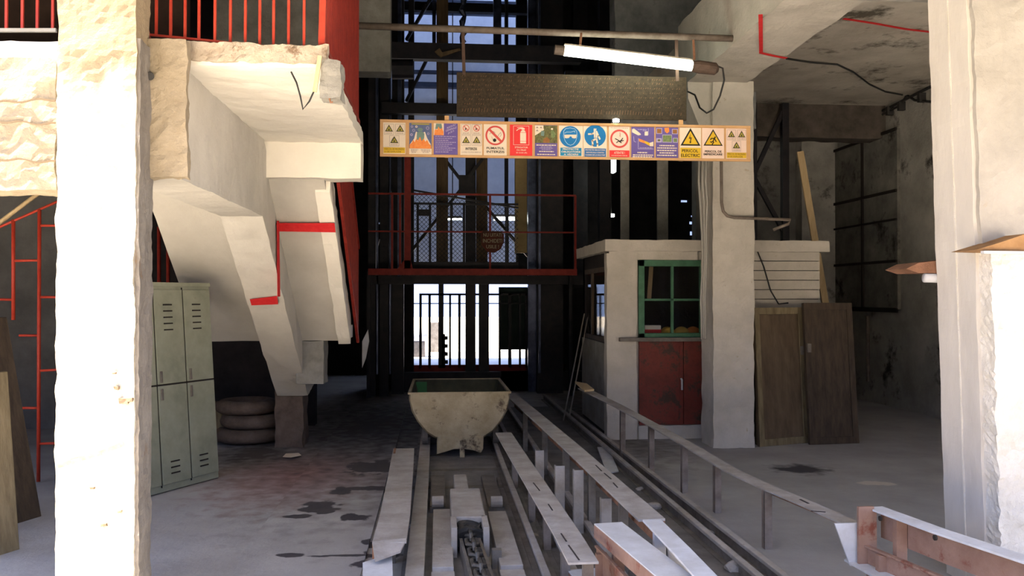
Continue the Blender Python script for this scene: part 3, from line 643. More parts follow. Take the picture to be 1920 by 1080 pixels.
part('side_bar', MB().bar(c0+V((0.06, 0.05, -0.07)), c1+V((0.06, 0, -0.07)), 0.02, 0.10), darkdust, cg)
part('bolt', MB().box(0.34, 0.40, 5.30, 5.36, 0, 0.12), darkdust, cg)
for x0, x1, yy0, yy1, lb in ((-0.03, 0.10, 5.15, 6.55, 'flat steel plate on the lane floor left of the chain'), (0.38, 0.52, 5.15, 6.45, 'flat steel plate on the lane floor right of the chain')):
    t = thing('lane_plate', lb, 'plate', ((x0+x1)/2, (yy0+yy1)/2, 0))
    part('plate', MB().box(x0, x1, yy0, yy1, 0, 0.075), dusty, t, bevel=0.005)
    part('stepped_end', MB().box(x0-0.005, x1+0.005, yy0-0.12, yy0, 0, 0.05), dusty, t, bevel=0.005)
for px, lb in ((821, 'left'), (931, 'right')):
    p = G(px, 948, 0.06)
    t = thing('guide_roller', 'small worn roller in the lane, %s of the drive housing' % lb, 'roller', (p.x, p.y, 0))
    part('roller', MB().tube([p+V((-.045, 0, 0.03)), p+V((.045, 0, 0.03))], 0.045, 12), dusty, t, smooth=False)
    part('plate', MB().box(p.x-.06, p.x+.06, p.y, p.y+1.2, 0, 0.05), darkdust, t)
for i in range(14):
    y = 4.6+i*0.75
    single('steel_sleeper', MB().box(-0.22, 0.06 if i < 4 else .74, y-0.05, y+0.05, 0, 0.008), darkdust, 'thin cross tie under the rails of the chain lane', 'sleeper', 'cross ties of the chain lane') if i > 3 else None
single('bent_plate', MB().prism([G(1120, 840, .05), G(1140, 840, .05), G(1160, 885, .02), G(1138, 890, .02)], (0, 0, 0.012)), dustpale, 'short bent steel plate lying between the rails of the right track', 'plate')
def rock(p, s):
    import bmesh
    bm = bmesh.new(); bmesh.ops.create_icosphere(bm, subdivisions=2, radius=s)
    mb = MB(); mb.v = [V(p)+V((v.co.x*1.3, v.co.y, v.co.z*0.7))+noise.noise_vector(v.co*14+V(p))*s*0.5+V((0, 0, s*0.5)) for v in bm.verts]
    mb.f = [tuple(x.index for x in f.verts) for f in bm.faces]; bm.free(); return mb
for (px, py, s_, lb) in ((1225, 955, .05, 'dusty stone lying beside the right rail, mid way'), (1385, 1072, .06, 'flat pale stone at the bottom of the right track'), (1330, 1005, .03, 'small stone by the outermost rail'),
                         (1258, 930, .025, 'tiny stone between the right track rails'), (1000, 1010, .03, 'small stone beside the right lane rail'), (770, 990, .025, 'small stone beside the left lane rail'),
                         (1200, 920, .03, 'small stone near the long channel guard')):
    single('stone', rock(G(px, py), s_), dusty, lb, 'stone', 'loose stones among the rails')

# mine cart
cyf, cyb, cxm = 8.95, 10.45, 0.235
ct = thing('mine_cart', 'round bottomed tipping mine cart crusted with cement on the chain lane', 'cart', (cxm, 9.6, 0))
pr = [(-0.525, 0.685), (-0.53, 0.62), (-0.50, 0.49), (-0.44, 0.38), (-0.35, 0.27), (-0.255, 0.21), (0, 0.195), (0.255, 0.21), (0.35, 0.27), (0.44, 0.38), (0.50, 0.49), (0.53, 0.62), (0.525, 0.685)]
def tub(shrink, y0, y1, dz):
    mb = MB(); n = len(pr)
    ys = [(y0, 0.97), (y0+0.05, 1.0), (y1-0.05, 1.0), (y1, 0.95)]
    for y, k in ys:
        for x, z in pr: mb.v.append(V((cxm+(x*k)*(1-shrink), y, z*1.0+dz+(0.02 if z < 0.6 and k < 1 else 0))))
    for i in range(3):
        for j in range(n-1): mb.f.append((i*n+j, i*n+j+1, (i+1)*n+j+1, (i+1)*n+j))
    mb.f.append(tuple(range(n-1, -1, -1))); mb.f.append(tuple(3*n+j for j in range(n)))
    return mb
part('tub', tub(0, cyf, cyb, 0), cartm, ct)
tin = tub(0.05, cyf+0.03, cyb-0.03, 0.03)
for v in tin.v: v.z = min(v.z, 0.683)
part('inner_lining', tin, cartin, ct)
rm = MB().bar((cxm-0.53, cyf+.01, 0.685), (cxm+0.53, cyf+.01, 0.685), 0.03, 0.02).bar((cxm-0.51, cyb-.01, 0.685), (cxm+0.51, cyb-.01, 0.685), 0.03, 0.02)
rm.bar((cxm-0.525, cyf, 0.685), (cxm-0.515, cyb, 0.685), 0.03, 0.02).bar((cxm+0.525, cyf, 0.685), (cxm+0.515, cyb, 0.685), 0.03, 0.02)
part('rim', rm, cartm, ct)
part('green_patch', MB().box(cxm-0.49, cxm-0.36, cyb-0.06, cyb-0.045, 0.52, 0.66), mat('green_paint_patch', (0.05, 0.16, 0.06)), ct, label='patch of green paint')
part('end_skirt', MB().prism([(cxm-0.235, cyf-0.01, 0.23), (cxm+0.25, cyf-0.01, 0.23), (cxm+0.245, cyf-0.01, 0.10), (cxm+0.22, cyf-0.01, 0.055), (cxm+0.14, cyf-0.01, 0.085), (cxm+0.04, cyf-0.01, 0.10), (cxm-0.06, cyf-.01, 0.10), (cxm-0.14, cyf-0.01, 0.075), (cxm-0.24, cyf-0.01, 0.05)], (0, 0.05, 0)), cartm, ct, bevel=0.01)
part('coupling_tongue', MB().box(cxm+0.0, cxm+0.05, cyf-0.03, cyf+0.01, 0.015, 0.20), cartm, ct, bevel=0.005)
part('chassis', MB().box(cxm-0.24, cxm+0.24, cyf+0.04, cyb-0.04, 0.12, 0.20), darkdust, ct)
for yy in (cyf+0.35, cyb-0.35):
    part('axle', MB().tube([(-0.13, yy, 0.19), (0.63, yy, 0.19)], 0.02, 8), darkdust, ct)
    for xw in (-0.13, 0.63):
        part('wheel', MB().tube([(xw-0.03, yy, 0.19), (xw+0.03, yy, 0.19)], 0.092, 20), darkdust, ct)

# ------------------------------------------------------------------ cabin
hy = 10.0
hx0, hx1 = X(1145, hy), X(1536, hy)
zr0, zr1 = Z(1300, 472, hy), Z(1300, 451, hy)
cb = thing('control_cabin', 'small whitewashed cabin with a flat roof, green window and red doors', 'cabin', ((hx0+hx1)/2, 11, 0))
wx0, wx1, wz0, wz1 = X(1196, hy), X(1316, hy), Z(1255, 636, hy), Z(1255, 488, hy)
dx0, dx1, dz0, dz1 = X(1196, hy), X(1352, hy), Z(1255, 795, hy), Z(1255, 640, hy)
part('front_wall', holed_wall(hx0, 3.62, 0, zr0, hy, hy+0.12, [(wx0, wx1, wz0, wz1)]), colwash, cb)
part('corner_post', MB().rbox(X(1138, hy-.04), X(1194, hy-.04), hy-0.04, hy+0.12, 0, zr0-0.02, cell=0.05, amp=0.012), colwash, cb)
part('lintel', MB().rbox(hx0-0.02, 3.1, hy-0.03, hy+0.02, zr0-0.10, zr0, cell=0.06, amp=0.006), colwash, cb)
part('roof_slab', MB().rbox(hx0-0.08, X(1556, hy-.08), hy-0.08, 12.0, zr0, zr1, cell=0.10, amp=0.008), colwash, cb)
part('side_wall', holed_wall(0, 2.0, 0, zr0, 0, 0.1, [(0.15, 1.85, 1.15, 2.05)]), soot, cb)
o = cb.children[-1]
low = part('lower_side_panel', MB().box(hx0-0.02, hx0, hy+0.1, 11.9, 0.05, 1.12), cement, cb)
# turn the side wall to face left
for v in o.data.vertices:
    x, y, z = v.co+wbase(cb); v.co = V((hx0+y, hy+0.1+x*0.9, z))-wbase(cb)
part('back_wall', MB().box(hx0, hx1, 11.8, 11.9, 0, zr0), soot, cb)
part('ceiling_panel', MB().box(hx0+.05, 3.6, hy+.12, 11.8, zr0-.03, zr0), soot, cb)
sw = part('side_window', MB().box(hx0-0.01, hx0+0.02, hy+0.18, 11.75, 1.13, 1.19).box(hx0-0.01, hx0+0.02, hy+0.18, 11.75, 2.0, 2.06).box(hx0-.01, hx0+.02, hy+.18, hy+.24, 1.13, 2.06).box(hx0-.01, hx0+.02, 11.2, 11.26, 1.13, 2.06), brownwood, cb)
part('pane', MB().box(hx0+0.02, hx0+0.026, hy+0.2, 11.7, 1.17, 2.02), glassm, sw)
wf = part('window_frame', MB().box(wx0, wx1, hy-0.05, hy+0.03, wz1-0.075, wz1).box(wx0, wx1, hy-0.05, hy+0.03, wz0, wz0+0.075).box(wx0, wx0+0.07, hy-0.05, hy+0.03, wz0, wz1).box(wx1-0.03, wx1+0.01, hy-0.05, hy+0.03, wz0, wz1), greenp, cb, bevel=0.004, label='green window frame')
mx_ = X(1259, hy); mz = Z(1255, 562, hy)
part('glazing_bar', MB().box(mx_-0.015, mx_+0.015, hy-0.04, hy+0.0, wz0, wz1).box(wx0, wx1, hy-0.04, hy+0.0, mz-0.013, mz+0.013), greenp, wf)
part('pane', MB().box(wx0+0.05, wx1-0.02, hy-0.012, hy-0.008, wz0+0.05, wz1-0.05), glassm, wf)
part('sill', MB().box(X(1162, hy-.1), X(1354, hy-.1), hy-0.13, hy, Z(1255, 640, hy-.1), Z(1255, 633, hy-.1)), darkdust, cb)
mid = X(1279, hy)
for a_, b_ in ((dx0, mid), (mid, dx1)):
    dr = part('door', MB().box(a_+0.004, b_-0.004, hy-0.045, hy-0.002, dz0, dz1), darkred, cb, bevel=0.004, label='dark red steel door leaf')
    part('door_border', MB().box(a_+0.004, a_+0.05, hy-0.055, hy-0.045, dz0, dz1).box(b_-0.05, b_-0.004, hy-0.055, hy-0.045, dz0, dz1).box(a_+.05, b_-.05, hy-0.055, hy-0.045, dz1-.05, dz1).box(a_+.05, b_-.05, hy-0.055, hy-0.045, dz0, dz0+.05), darkred, dr)
part('handle', MB().tube([(mid-0.03, hy-0.06, (dz0+dz1)/2+.05), (mid-0.03, hy-0.09, (dz0+dz1)/2+.04), (mid-0.02, hy-0.06, (dz0+dz1)/2-.08)], 0.012, 8), dustpale, cb.children[-1])
part('plinth', MB().rbox(dx0, dx1-.02, hy-0.03, hy+0.0, 0.0, dz0-0.01, cell=0.05, amp=0.01), colwash, cb)
for i in range(7):
    za = 1.55+i*0.115
    if za+0.11 < zr0+0.02: part('siding_board', MB().box(3.35, hx1, hy-0.02, hy+0.03, za, za+0.108), colwash, cb, bevel=0.004)
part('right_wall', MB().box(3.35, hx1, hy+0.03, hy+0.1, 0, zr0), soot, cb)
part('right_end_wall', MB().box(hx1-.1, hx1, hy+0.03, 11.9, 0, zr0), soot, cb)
# things on the window ledge inside
part_ledge = part('inner_ledge', MB().box(wx0, wx1, hy+0.13, hy+0.45, wz0-0.05, wz0+0.03), brownwood, cb)
lz = wz0+0.03
bx = thing('small_carton', 'small red and white carton behind the cabin window', 'box', (X(1222, 10.2), 10.22, lz))
part('carton_body', MB().box(X(1208, 10.2), X(1238, 10.2), 10.17, 10.28, lz, lz+0.13), mat('white_card', (0.7, 0.68, 0.66)), bx, bevel=0.003)
part('red_band', MB().box(X(1208, 10.2)-.002, X(1238, 10.2)+.002, 10.166, 10.17, lz+0.03, lz+0.08), pred, bx)
def helmet(px, lz, m, label, s=0.10):
    x = X(px, 10.25); t = thing('hard_hat', label, 'helmet', (x, 10.26, lz), 'hard hats behind the cabin window')
    mb = MB(); n = 14
    for i in range(6):
        a_ = math.pi/2*i/5; 
        for k in range(n):
            u = 2*math.pi*k/n; mb.v.append(V((x+s*math.cos(a_)*math.cos(u), 10.26+s*1.2*math.cos(a_)*math.sin(u), lz+0.012+s*math.sin(a_))))
    for i in range(5):
        for k in range(n): mb.f.append((i*n+k, i*n+(k+1) % n, (i+1)*n+(k+1) % n, (i+1)*n+k))
    part('shell', mb, m, t, smooth=True)
    part('brim', MB().tube([(x, 10.26, lz), (x, 10.26, lz+0.012)], s*1.25, 16), m, t)
ylw = mat('hard_hat_yellow', (0.65, 0.42, 0.08)); org = mat('hard_hat_orange', (0.6, 0.2, 0.05))
helmet(1252, lz, ylw, 'yellow hard hat behind the window next to the carton')
helmet(1278, lz, ylw, 'pale yellow hard hat in the middle of the right pane')
helmet(1300, lz, org, 'orange hard hat at the right end of the window ledge')
single('leaning_lath', MB().bar(A(1217, 560, 10.35), A(1221, 500, 10.35), 0.05, 0.02), wood, 'wooden lath standing inside the cabin behind the upper left pane', 'lath')
# leaning doors, plank, wires at the cabin
def leaning_door(x0px, x1px, ybpx, ytpx, label, m, knob):
    p0 = G(x0px, ybpx); p1 = G(x1px, ybpx-(3 if knob else 8)); top = Z(x0px, ytpx, p0.y+.2)
    t = thing('door_leaf', label, 'door', (p0.x, p0.y, 0), 'brown door leaves leaning at the cabin')
    dd = p1-p0; up = V((0, 0.17, top)); n = dd.cross(up).normalized()
    if n.y > 0: n = -n
    part('panel', MB().prism([p0, p1, p1+up, p0+up], -n*0.03), m, t)
    fr = MB(); wl = 0.07/dd.length
    for a_, b_, c_, d_ in ((0, 0, wl, 1), (1-wl, 0, 1, 1), (wl, 0, 1-wl, 0.05), (wl, 0.95, 1-wl, 1)):
        fr.prism([p0+dd*a_+up*b_, p0+dd*c_+up*b_, p0+dd*c_+up*d_, p0+dd*a_+up*d_], n*0.015)
    part('stile_frame', fr, oldwood if knob == 0 else m, t, bevel=0.003)
    hp = p0+dd*(0.94 if knob == 0 else 0.06)+up*0.68
    part('latch', MB().box(hp.x-0.02, hp.x+0.02, hp.y-0.05, hp.y-.01, hp.z-0.05, hp.z+0.05), darkdust, t)
brown2 = mat('brown_door_panel', (0.075, 0.05, 0.03), (0.14, 0.10, 0.06), 3, 0.7, 0.2, stretch=(4, 4, 0.8))
leaning_door(1424, 1516, 838, 577, 'brown door leaf leaning right beside the white column', brown2, 0)
leaning_door(1518, 1610, 834, 568, 'darker brown door leaf leaning at the right end of the cabin', brownwood, 1)
single('timber_post', MB().bar(A(1421, 835, 9.5), A(1421, 580, 9.75), 0.05, 0.05), oldwood, 'pale timber post between the white column and the first door leaf', 'post')
single('wooden_plank', MB().bar(A(1583, 781, 12.25), A(1500, 284, 12.1), 0.10, 0.03, up=(0, 1, 0)), wood, 'tall pale wooden plank leaning upright behind the right end of the cabin roof', 'plank')
single('loose_wire', MB().tube([A(1419, 468, 9.96), A(1432, 500, 9.97), A(1445, 545, 9.97), A(1460, 570, 9.97), A(1478, 568, 9.97)], 0.008, 6), rubber, 'black wire hanging down the white boards of the cabin', 'wire')
for i, (x_, ln, lb) in enumerate(((1103, 590, 'right'), (1096, 588, 'left'))):
    bpt = G(1066 if i == 0 else 1056, 790); single('drill_rod', MB().tube([bpt, A(x_, ln, bpt.y+0.3)], 0.010, 8), dusty, 'thin steel rod leaning near the cabin corner, the %s one of two' % lb, 'rod', smooth=True)
cabs = MB()
for i, (ox, nm) in enumerate(((0, 'left'), (7, 'middle'), (13, 'right'))):
    cabm = mat('grey_cable', (0.32, 0.30, 0.27))
    single('vertical_cable', MB().tube([A(1311+ox, 300, 9.25), A(1310+ox, 340, 9.25), A(1313+ox, 380, 9.25), A(1316+ox*.6, 440, 9.25), A(1318+ox*.5, 490, 9.25), A(1314+ox*.6, 560, 9.25), A(1316+ox*.5, 636, 9.25)], 0.012, 6), cabm, 'grey cable hanging down the left of the white column, the %s one of three' % nm, 'cable', smooth=True)
single('bent_conduit', MB().tube([A(1352, 240, 9.22), A(1353, 380, 9.22), A(1356, 396, 9.22), A(1364, 405, 9.22), A(1376, 408, 9.22), A(1430, 410, 9.22), A(1482, 412, 9.22), A(1478, 420, 9.22), A(1450, 431, 9.3)], 0.018, 8), pipem, 'brown bent conduit down the white column turning right above the cabin', 'pipe', smooth=True)

# ------------------------------------------------------------------ right bay details
wn = thing('window_1', '', '', (6.95, 13.6, 1.5)); del wn['label'], wn['category'], wn['root']; wn['kind'] = 'structure'
WY0, WY1 = 14.35, PL(1686, 400, (6.93, 0, 0), (1, 0, 0)).y
wza, wzb = PL(1686, 580, (6.93, 0, 0), (1, 0, 0)).z, PL(1686, 240, (6.93, 0, 0), (1, 0, 0)).z
part('blocking_panel', MB().box(6.90, 6.95, WY1, WY0, wza, wzb), mat('sooty_window_panels', (0.10, 0.095, 0.085), (0.24, 0.23, 0.20), 2.2, 0.9, 0.3, spots=(0.03, 0.025, 0.02), spot_scale=1.6, spot_at=0.55), wn)
fr = MB(); 
for zz, tt in ((wza, .05), (wzb, .03), (wza+(wzb-wza)*0.27, .03), (wza+(wzb-wza)*0.50, .022), (wza+(wzb-wza)*0.66, .03)): fr.box(6.87, 6.90, WY1, WY0, zz-tt, zz+tt*.4)
fr.box(6.87, 6.90, (WY0+WY1)/2-0.02, (WY0+WY1)/2+0.02, wza, wzb)
part('window_frame', fr, darkgap, wn)
struct('trim_wall_pier', MB().box(6.3, 6.95, 14.3, 14.6, 0, 4.6), oldwall)
single('drain_pipe', MB().tube([PL(1627, 592, (6.9, 0, 0), (1, 0, 0)), PL(1628, 715, (6.9, 0, 0), (1, 0, 0))], 0.03, 8), pipem, 'thin upright pipe on the right wall below the blocked window', 'pipe')
zc = 4.64
def on_ceiling(pts): return [PL(a_, b_, (0, 0, zc), (0, 0, 1)) for a_, b_ in pts]
single('ceiling_cable', MB().tube(on_ceiling([(1474, 110), (1520, 117), (1570, 121), (1600, 135), (1630, 158), (1660, 172), (1692, 178)]), 0.012, 6), rubber, 'black cable snaking over the ceiling of the right bay', 'cable')
xr = 6.90
def on_wall(pts): return [PL(a_, b_, (xr, 0, 0), (1, 0, 0)) for a_, b_ in pts]
single('wall_cable', MB().tube(on_wall([(1755, 158), (1720, 175), (1690, 190), (1660, 205), (1640, 215), (1620, 225), (1600, 240), (1588, 246)]), 0.02, 6), rubber, 'dark cable along the top of the right wall towards the window', 'cable')
single('wall_cable', MB().tube(on_wall([(1755, 192), (1735, 190), (1715, 188), (1700, 178), (1690, 196), (1660, 212), (1630, 228)]), 0.018, 6), rubber, 'lower looping dark cable near the ceiling by the front pillar', 'cable')
for i, px in enumerate((1604, 1620, 1636, 1652, 1668, 1690, 1728)):
    p = PL(px, 232-(px-1604)*0.42, (xr, 0, 0), (1, 0, 0)); single('cable_clip', MB().box(6.85, 6.95, p.y-0.03, p.y+0.03, p.z-0.09, p.z+0.04), rubber, 'small dark clip holding the cables on the right wall', 'clip', 'cable clips on the right wall')
# steel truss behind the cabin
tr = thing('steel_truss', 'black lattice steel mast rising behind the right end of the cabin', 'truss', (X(1460, 12.6), 12.6, 0))
for px in (1412, 1472): part('leg', MB().box(X(px, 12.6)-0.05, X(px, 12.6)+0.05, 12.55, 12.65, 0, 4.64), blacksteel, tr)
for a_, b_ in (((1412, 330), (1472, 200)), ((1412, 330), (1472, 440)), ((1472, 560), (1412, 460))): part('brace', MB().bar(A(*a_, 12.6), A(*b_, 12.6), 0.06, 0.06), blacksteel, tr)
# rusty sheets on the right pillar
rs = thing('rusty_shelf_plate', 'rust brown wedge of sheet metal on top of the right pillar ledge', 'plate', (2.85, 4.4, Z(1850, 470, 4.5)))
zz = Z(1850, 470, 4.42)
part('sheet', MB().prism([A(1828, 469, 4.42), A(1868, 457, 4.42), A(1925, 438, 4.42), A(1925, 472, 4.42)], (0.0, 0.22, 0)), mat('orange_brown_board', (0.22, 0.11, 0.04), (0.34, 0.19, 0.08), 6, .8, .2), rs)
part('under_lip', MB().bar(A(1842, 473, 4.4), A(1925, 474, 4.4), 0.03, 0.015), dustpale, rs)
single('rusty_sheet', MB().prism([A(1699, 504, 5.03), A(1722, 493, 5.03), A(1800, 484, 5.03), A(1800, 512, 5.03), A(1722, 512, 5.03)], (0.0, 0.25, 0)), rust, 'rusty curved sheet sticking out behind the right pillar', 'sheet')
single('white_pipe', MB().tube([A(1733, 521, 5.05), A(1840, 524, 5.05)], 0.029, 12), dustpale, 'short white pipe end below the rusty sheet behind the right pillar', 'pipe', smooth=True)

# ------------------------------------------------------------------ lamp pipe, signs
PY = 7.9
brown2h = mat('dark_brown_hanger', (0.05, 0.03, 0.022), (0.09, 0.055, 0.04), 8)
op = thing('overhead_pipe', 'long grey pipe crossing overhead that carries the sign boards', 'pipe', (1.0, PY, 4.1))
part('pipe', MB().tube([A(664, 48, PY), A(1484, 76, PY)], 0.032, 12), pipem, op, smooth=True)
for px, y1 in ((868, 140), (1268, 152)): 
    part('hanger', MB().bar(A(px, 60 if px < 1000 else 72, PY), A(px+2, y1, PY+.03), 0.03, 0.012), brown2h, op)
lp = thing('fluorescent_lamp', 'glowing fluorescent tube lamp hanging tilted below the overhead pipe', 'lamp', tuple(A(1180, 105, 7.8)))
la, lb_ = A(1058, 95, 7.8), A(1298, 124, 7.8)
part('tube', MB().tube([la, lb_], 0.047, 14), tubem, lp, smooth=True)
ld = (lb_-la).normalized()
part('end_cap', MB().tube([la-ld*0.09, la+ld*0.01], 0.045, 14), pipem, lp)
part('ballast_box', MB().tube([lb_-ld*0.005, lb_+ld*0.06, lb_+ld*0.22, lb_+ld*0.25], [0.05, 0.062, 0.058, 0.03], 14), mat('brown_ballast', (0.06, 0.04, 0.03), (0.12, 0.08, 0.06), 9, 0.7, 0.3), lp)
part('top_rib', MB().bar(la+V((0, 0, 0.058)), lb_+V((0, 0, 0.058)), 0.04, 0.014), pipem, lp)
part('hanger', MB().bar(A(1090, 62, 7.85), A(1088, 84, 7.82), 0.02, 0.01).bar(A(1300, 75, 7.85), A(1302, 112, 7.82), 0.02, 0.01), rust, lp)
single('lamp_cord', MB().tube([A(1345, 124, 7.8), A(1355, 128, 7.8), A(1358, 150, 7.8), A(1350, 180, 7.9), A(1338, 205, 8), A(1325, 212, 8.1), A(1312, 202, 8.3), A(1303, 178, 8.7), A(1290, 172, 9.2)], 0.009, 6), rubber, 'black cord looping down from the right end of the tube lamp', 'cord', smooth=True)
# rusty notice board
nb = thing('rusty_notice_board', 'wide dark rusty board with faded lettering above the poster board', 'board', (X(1070, 8.05), 8.06, Z(1070, 225, 8.05)))
nx0, nx1, nz0, nz1 = X(856, 8.05), X(1288, 8.05), Z(1070, 222, 8.05), Z(1070, 140, 8.05)
part('panel', MB().box(nx0, nx1, 8.05, 8.07, nz0, nz1), rustsign, nb, bevel=0.002)
mb = MB()
for row, (zz, hh, dens) in enumerate(((nz0+0.045, 0.045, .82), (nz0+0.115, 0.016, .6), (nz0+0.16, 0.016, .6), (nz0+0.205, 0.016, .55), (nz0+0.25, 0.016, .6), (nz0+0.295, 0.016, .6), (nz0+.34, 0.018, .5), (nz0+.38, .016, .4))):
    x = nx0+0.05
    while x < nx1-0.06:
        if random.random() < dens:
            h2 = hh*random.uniform(.6, 1)
            mb.prism([(x, 8.049, zz), (x+0.006, 8.049, zz), (x+0.012, 8.049, zz+h2), (x+0.006, 8.049, zz+h2)], (0, -0.001, 0))
        x += 0.022 if row else 0.026
part('faded_lettering', mb, rusttxt, nb)['kind'] = 'stuff'

bY = 8.0
BX0, BX1, BZ0, BZ1 = X(712, bY), X(1408, bY), (Z(713, 293, bY)+Z(1408, 303, bY))/2, (Z(712, 222, bY)+Z(1408, 238, bY))/2
sbd = thing('poster_board', 'long narrow wooden board holding a row of safety posters', 'board', ((BX0+BX1)/2, bY+0.01, BZ0))
part('backing', MB().box(BX0, BX1, bY, bY+0.018, BZ0, BZ1), boardwood, sbd)
part('edge_strip', MB().box(BX0, BX1, bY-0.008, bY, BZ1-0.022, BZ1).box(BX0, BX1, bY-0.008, bY, BZ0, BZ0+0.022), boardwood, sbd, bevel=0.002)
part('batten', MB().box(BX0+.6, BX0+.64, bY+.018, bY+.04, BZ0, BZ1+.05).box(BX1-.7, BX1-.66, bY+.018, bY+.04, BZ0, BZ1+.05), boardwood, sbd)
PG = 'safety posters on the long board'
PW0 = BZ1-0.028; PZ0 = BZ0+0.024
class Poster:
    def __init__(s, x0, x1, label, base=cream):
        s.x0, s.x1 = X(x0, bY), X(x1, bY); s.z0, s.z1 = PZ0, PW0; s.k = 0
        s.t = thing('safety_poster', label, 'poster', ((s.x0+s.x1)/2, bY-0.002, s.z0), PG)
        part('sheet', MB().box(s.x0, s.x1, bY-0.003, bY, s.z0, s.z1), base, s.t)
        s.w = s.x1-s.x0; s.h = s.z1-s.z0; s.y = bY-0.0032
    def P(s, u, v): return V((s.x0+u*s.w, s.y-0.0005*s.k, s.z0+v*s.h))
    def poly(s, nm, m, polys, parent=None, lab=None):
        s.k += 1; mb = MB()
        for p in polys:
            q = [s.P(u, v) for u, v in p]; mb.add(q, [tuple(range(len(q)))])
        return part(nm, mb, m, parent or s.t, label=lab)
    def rect(s, nm, m, *rs, parent=None): return s.poly(nm, m, [[(a, b), (c, b), (c, d), (a, d)] for a, b, c, d in rs], parent)
    def disc(s, nm, m, cu, cv, r, r2=None, n=32, parent=None):   # r as a share of the width
        s.k += 1; mb = MB(); k = s.w/s.h
        o = [s.P(cu+r*math.cos(2*math.pi*i/n), cv+r*k*math.sin(2*math.pi*i/n)) for i in range(n)]
        if r2:
            i_ = [s.P(cu+r2*math.cos(2*math.pi*i/n), cv+r2*k*math.sin(2*math.pi*i/n)) for i in range(n)]
            mb.add(o+i_, [(i, (i+1) % n, n+(i+1) % n, n+i) for i in range(n)])
        else: mb.add(o, [tuple(range(n))])
        return part(nm, mb, m, parent or s.t)
    def line(s, nm, m, lines, wd=0.03, parent=None):
        s.k += 1; mb = MB(); k = s.w/s.h
        for ln in lines:
            for (a, b), (c, d) in zip(ln, ln[1:]):
                dx, dy = (c-a), (d-b)/k; L_ = math.hypot(dx, dy) or 1; nx, ny = -dy/L_*wd/2, dx/L_*wd/2*k
                ex, ey = dx/L_*wd*0.3, dy/L_*wd*0.3*k
                mb.add([s.P(a+nx-ex, b+ny-ey), s.P(a-nx-ex, b-ny-ey), s.P(c-nx+ex, d-ny+ey), s.P(c+nx+ex, d+ny+ey)], [(0, 1, 2, 3)])
        return part(nm, mb, m, parent or s.t)
    def tri(s, nm, m, cu, v0, wd, ht, fill=None, parent=None, bw=0.16):
        a = s.poly(nm, m, [[(cu-wd/2, v0), (cu+wd/2, v0), (cu, v0+ht)]], parent)
        if fill:
            s.poly('yellow_field', fill, [[(cu-wd/2*(1-bw*1.9), v0+ht*bw*0.65), (cu+wd/2*(1-bw*1.9), v0+ht*bw*0.65), (cu, v0+ht*(1-bw*1.3))]], a)
        return a
    def text(s, txt, m, u0, v0, u1, v1, bold=0.02, nm='lettering', parent=None, rot=0):
        s.k += 1
        cu = bpy.data.curves.new('t', 'FONT'); cu.body = txt; cu.size = 1; cu.offset = bold; cu.align_x = 'CENTER'; cu.space_line = 0.85
        to = bpy.data.objects.new('t', cu); C.objects.link(to); bpy.context.view_layer.update()
        dg = bpy.context.evaluated_depsgraph_get(); me = bpy.data.meshes.new_from_object(to.evaluated_get(dg))
        xs = [v.co.x for v in me.vertices]; ys = [v.co.y for v in me.vertices]
        mb = MB(); ax, bx_, ay, by_ = min(xs), max(xs), min(ys), max(ys)
        for v in me.vertices:
            a_, b_ = (v.co.x-ax)/(bx_-ax)-.5, (v.co.y-ay)/(by_-ay)-.5
            U = (u0+u1)/2+a_*(u1-u0); W2 = (v0+v1)/2+b_*(v1-v0)+rot*a_
            mb.v.append(s.P(U, W2))
        mb.f = [tuple(p.vertices) for p in me.polygons]
        bpy.data.objects.remove(to); bpy.data.curves.remove(cu); bpy.data.meshes.remove(me)
        return part(nm, mb, m, parent or s.t)
    def rows(s, nm, m, rs, u0=0.08, u1=0.92, hh=0.018, center=False):  # unreadable small print as broken strokes
        s.k += 1; mb = MB(); rnd = random.Random(int(s.x0*1000))
        for v, a, b in rs:
            u = a
            while u < b:
                wl = rnd.uniform(0.04, 0.12); e = min(b, u+wl)
                mb.add([s.P(u, v), s.P(e, v), s.P(e, v+hh), s.P(u, v+hh)], [(0, 1, 2, 3)]); u = e+0.02
        return part(nm, mb, m, s.t)
olive = mat('print_olive_yellow', (0.36, 0.30, 0.06), rough=0.4)
def tri_poster(x0, x1, label, base, txt1, txt2):
    p = Poster(x0, x1, label, base)
    for cu, v in ((0.26, 0.62), (0.76, 0.62), (0.5, 0.25)):
        p.line('box_outline', pgrey, [[(cu-0.21, v), (cu+0.21, v), (cu+0.21, v+0.33), (cu-0.21, v+0.33), (cu-0.21, v)]], 0.012)
        tt = p.tri('warning_triangle', pblack, cu, v+0.09, 0.36, 0.22, olive)
        p.disc('symbol', pblack, cu, v+0.15, 0.035, parent=tt)
        p.rows('small_print', pgrey, [(v+0.03, cu-0.16, cu+0.16)])
    p.rect('yellow_band', pyellow, (0.02, 0.02, 0.98, 0.20))
    p.text(txt1, pblack, 0.06, 0.12, 0.94, 0.18, 0.0); p.text(txt2, pblack, 0.06, 0.04, 0.8, 0.09, 0.0)
    return p
tri_poster(718, 760, 'cream poster with three yellow triangles at the left end of the board', cream, 'PERICOL DE INCENDIU', 'SI DE EXPLOZIE')
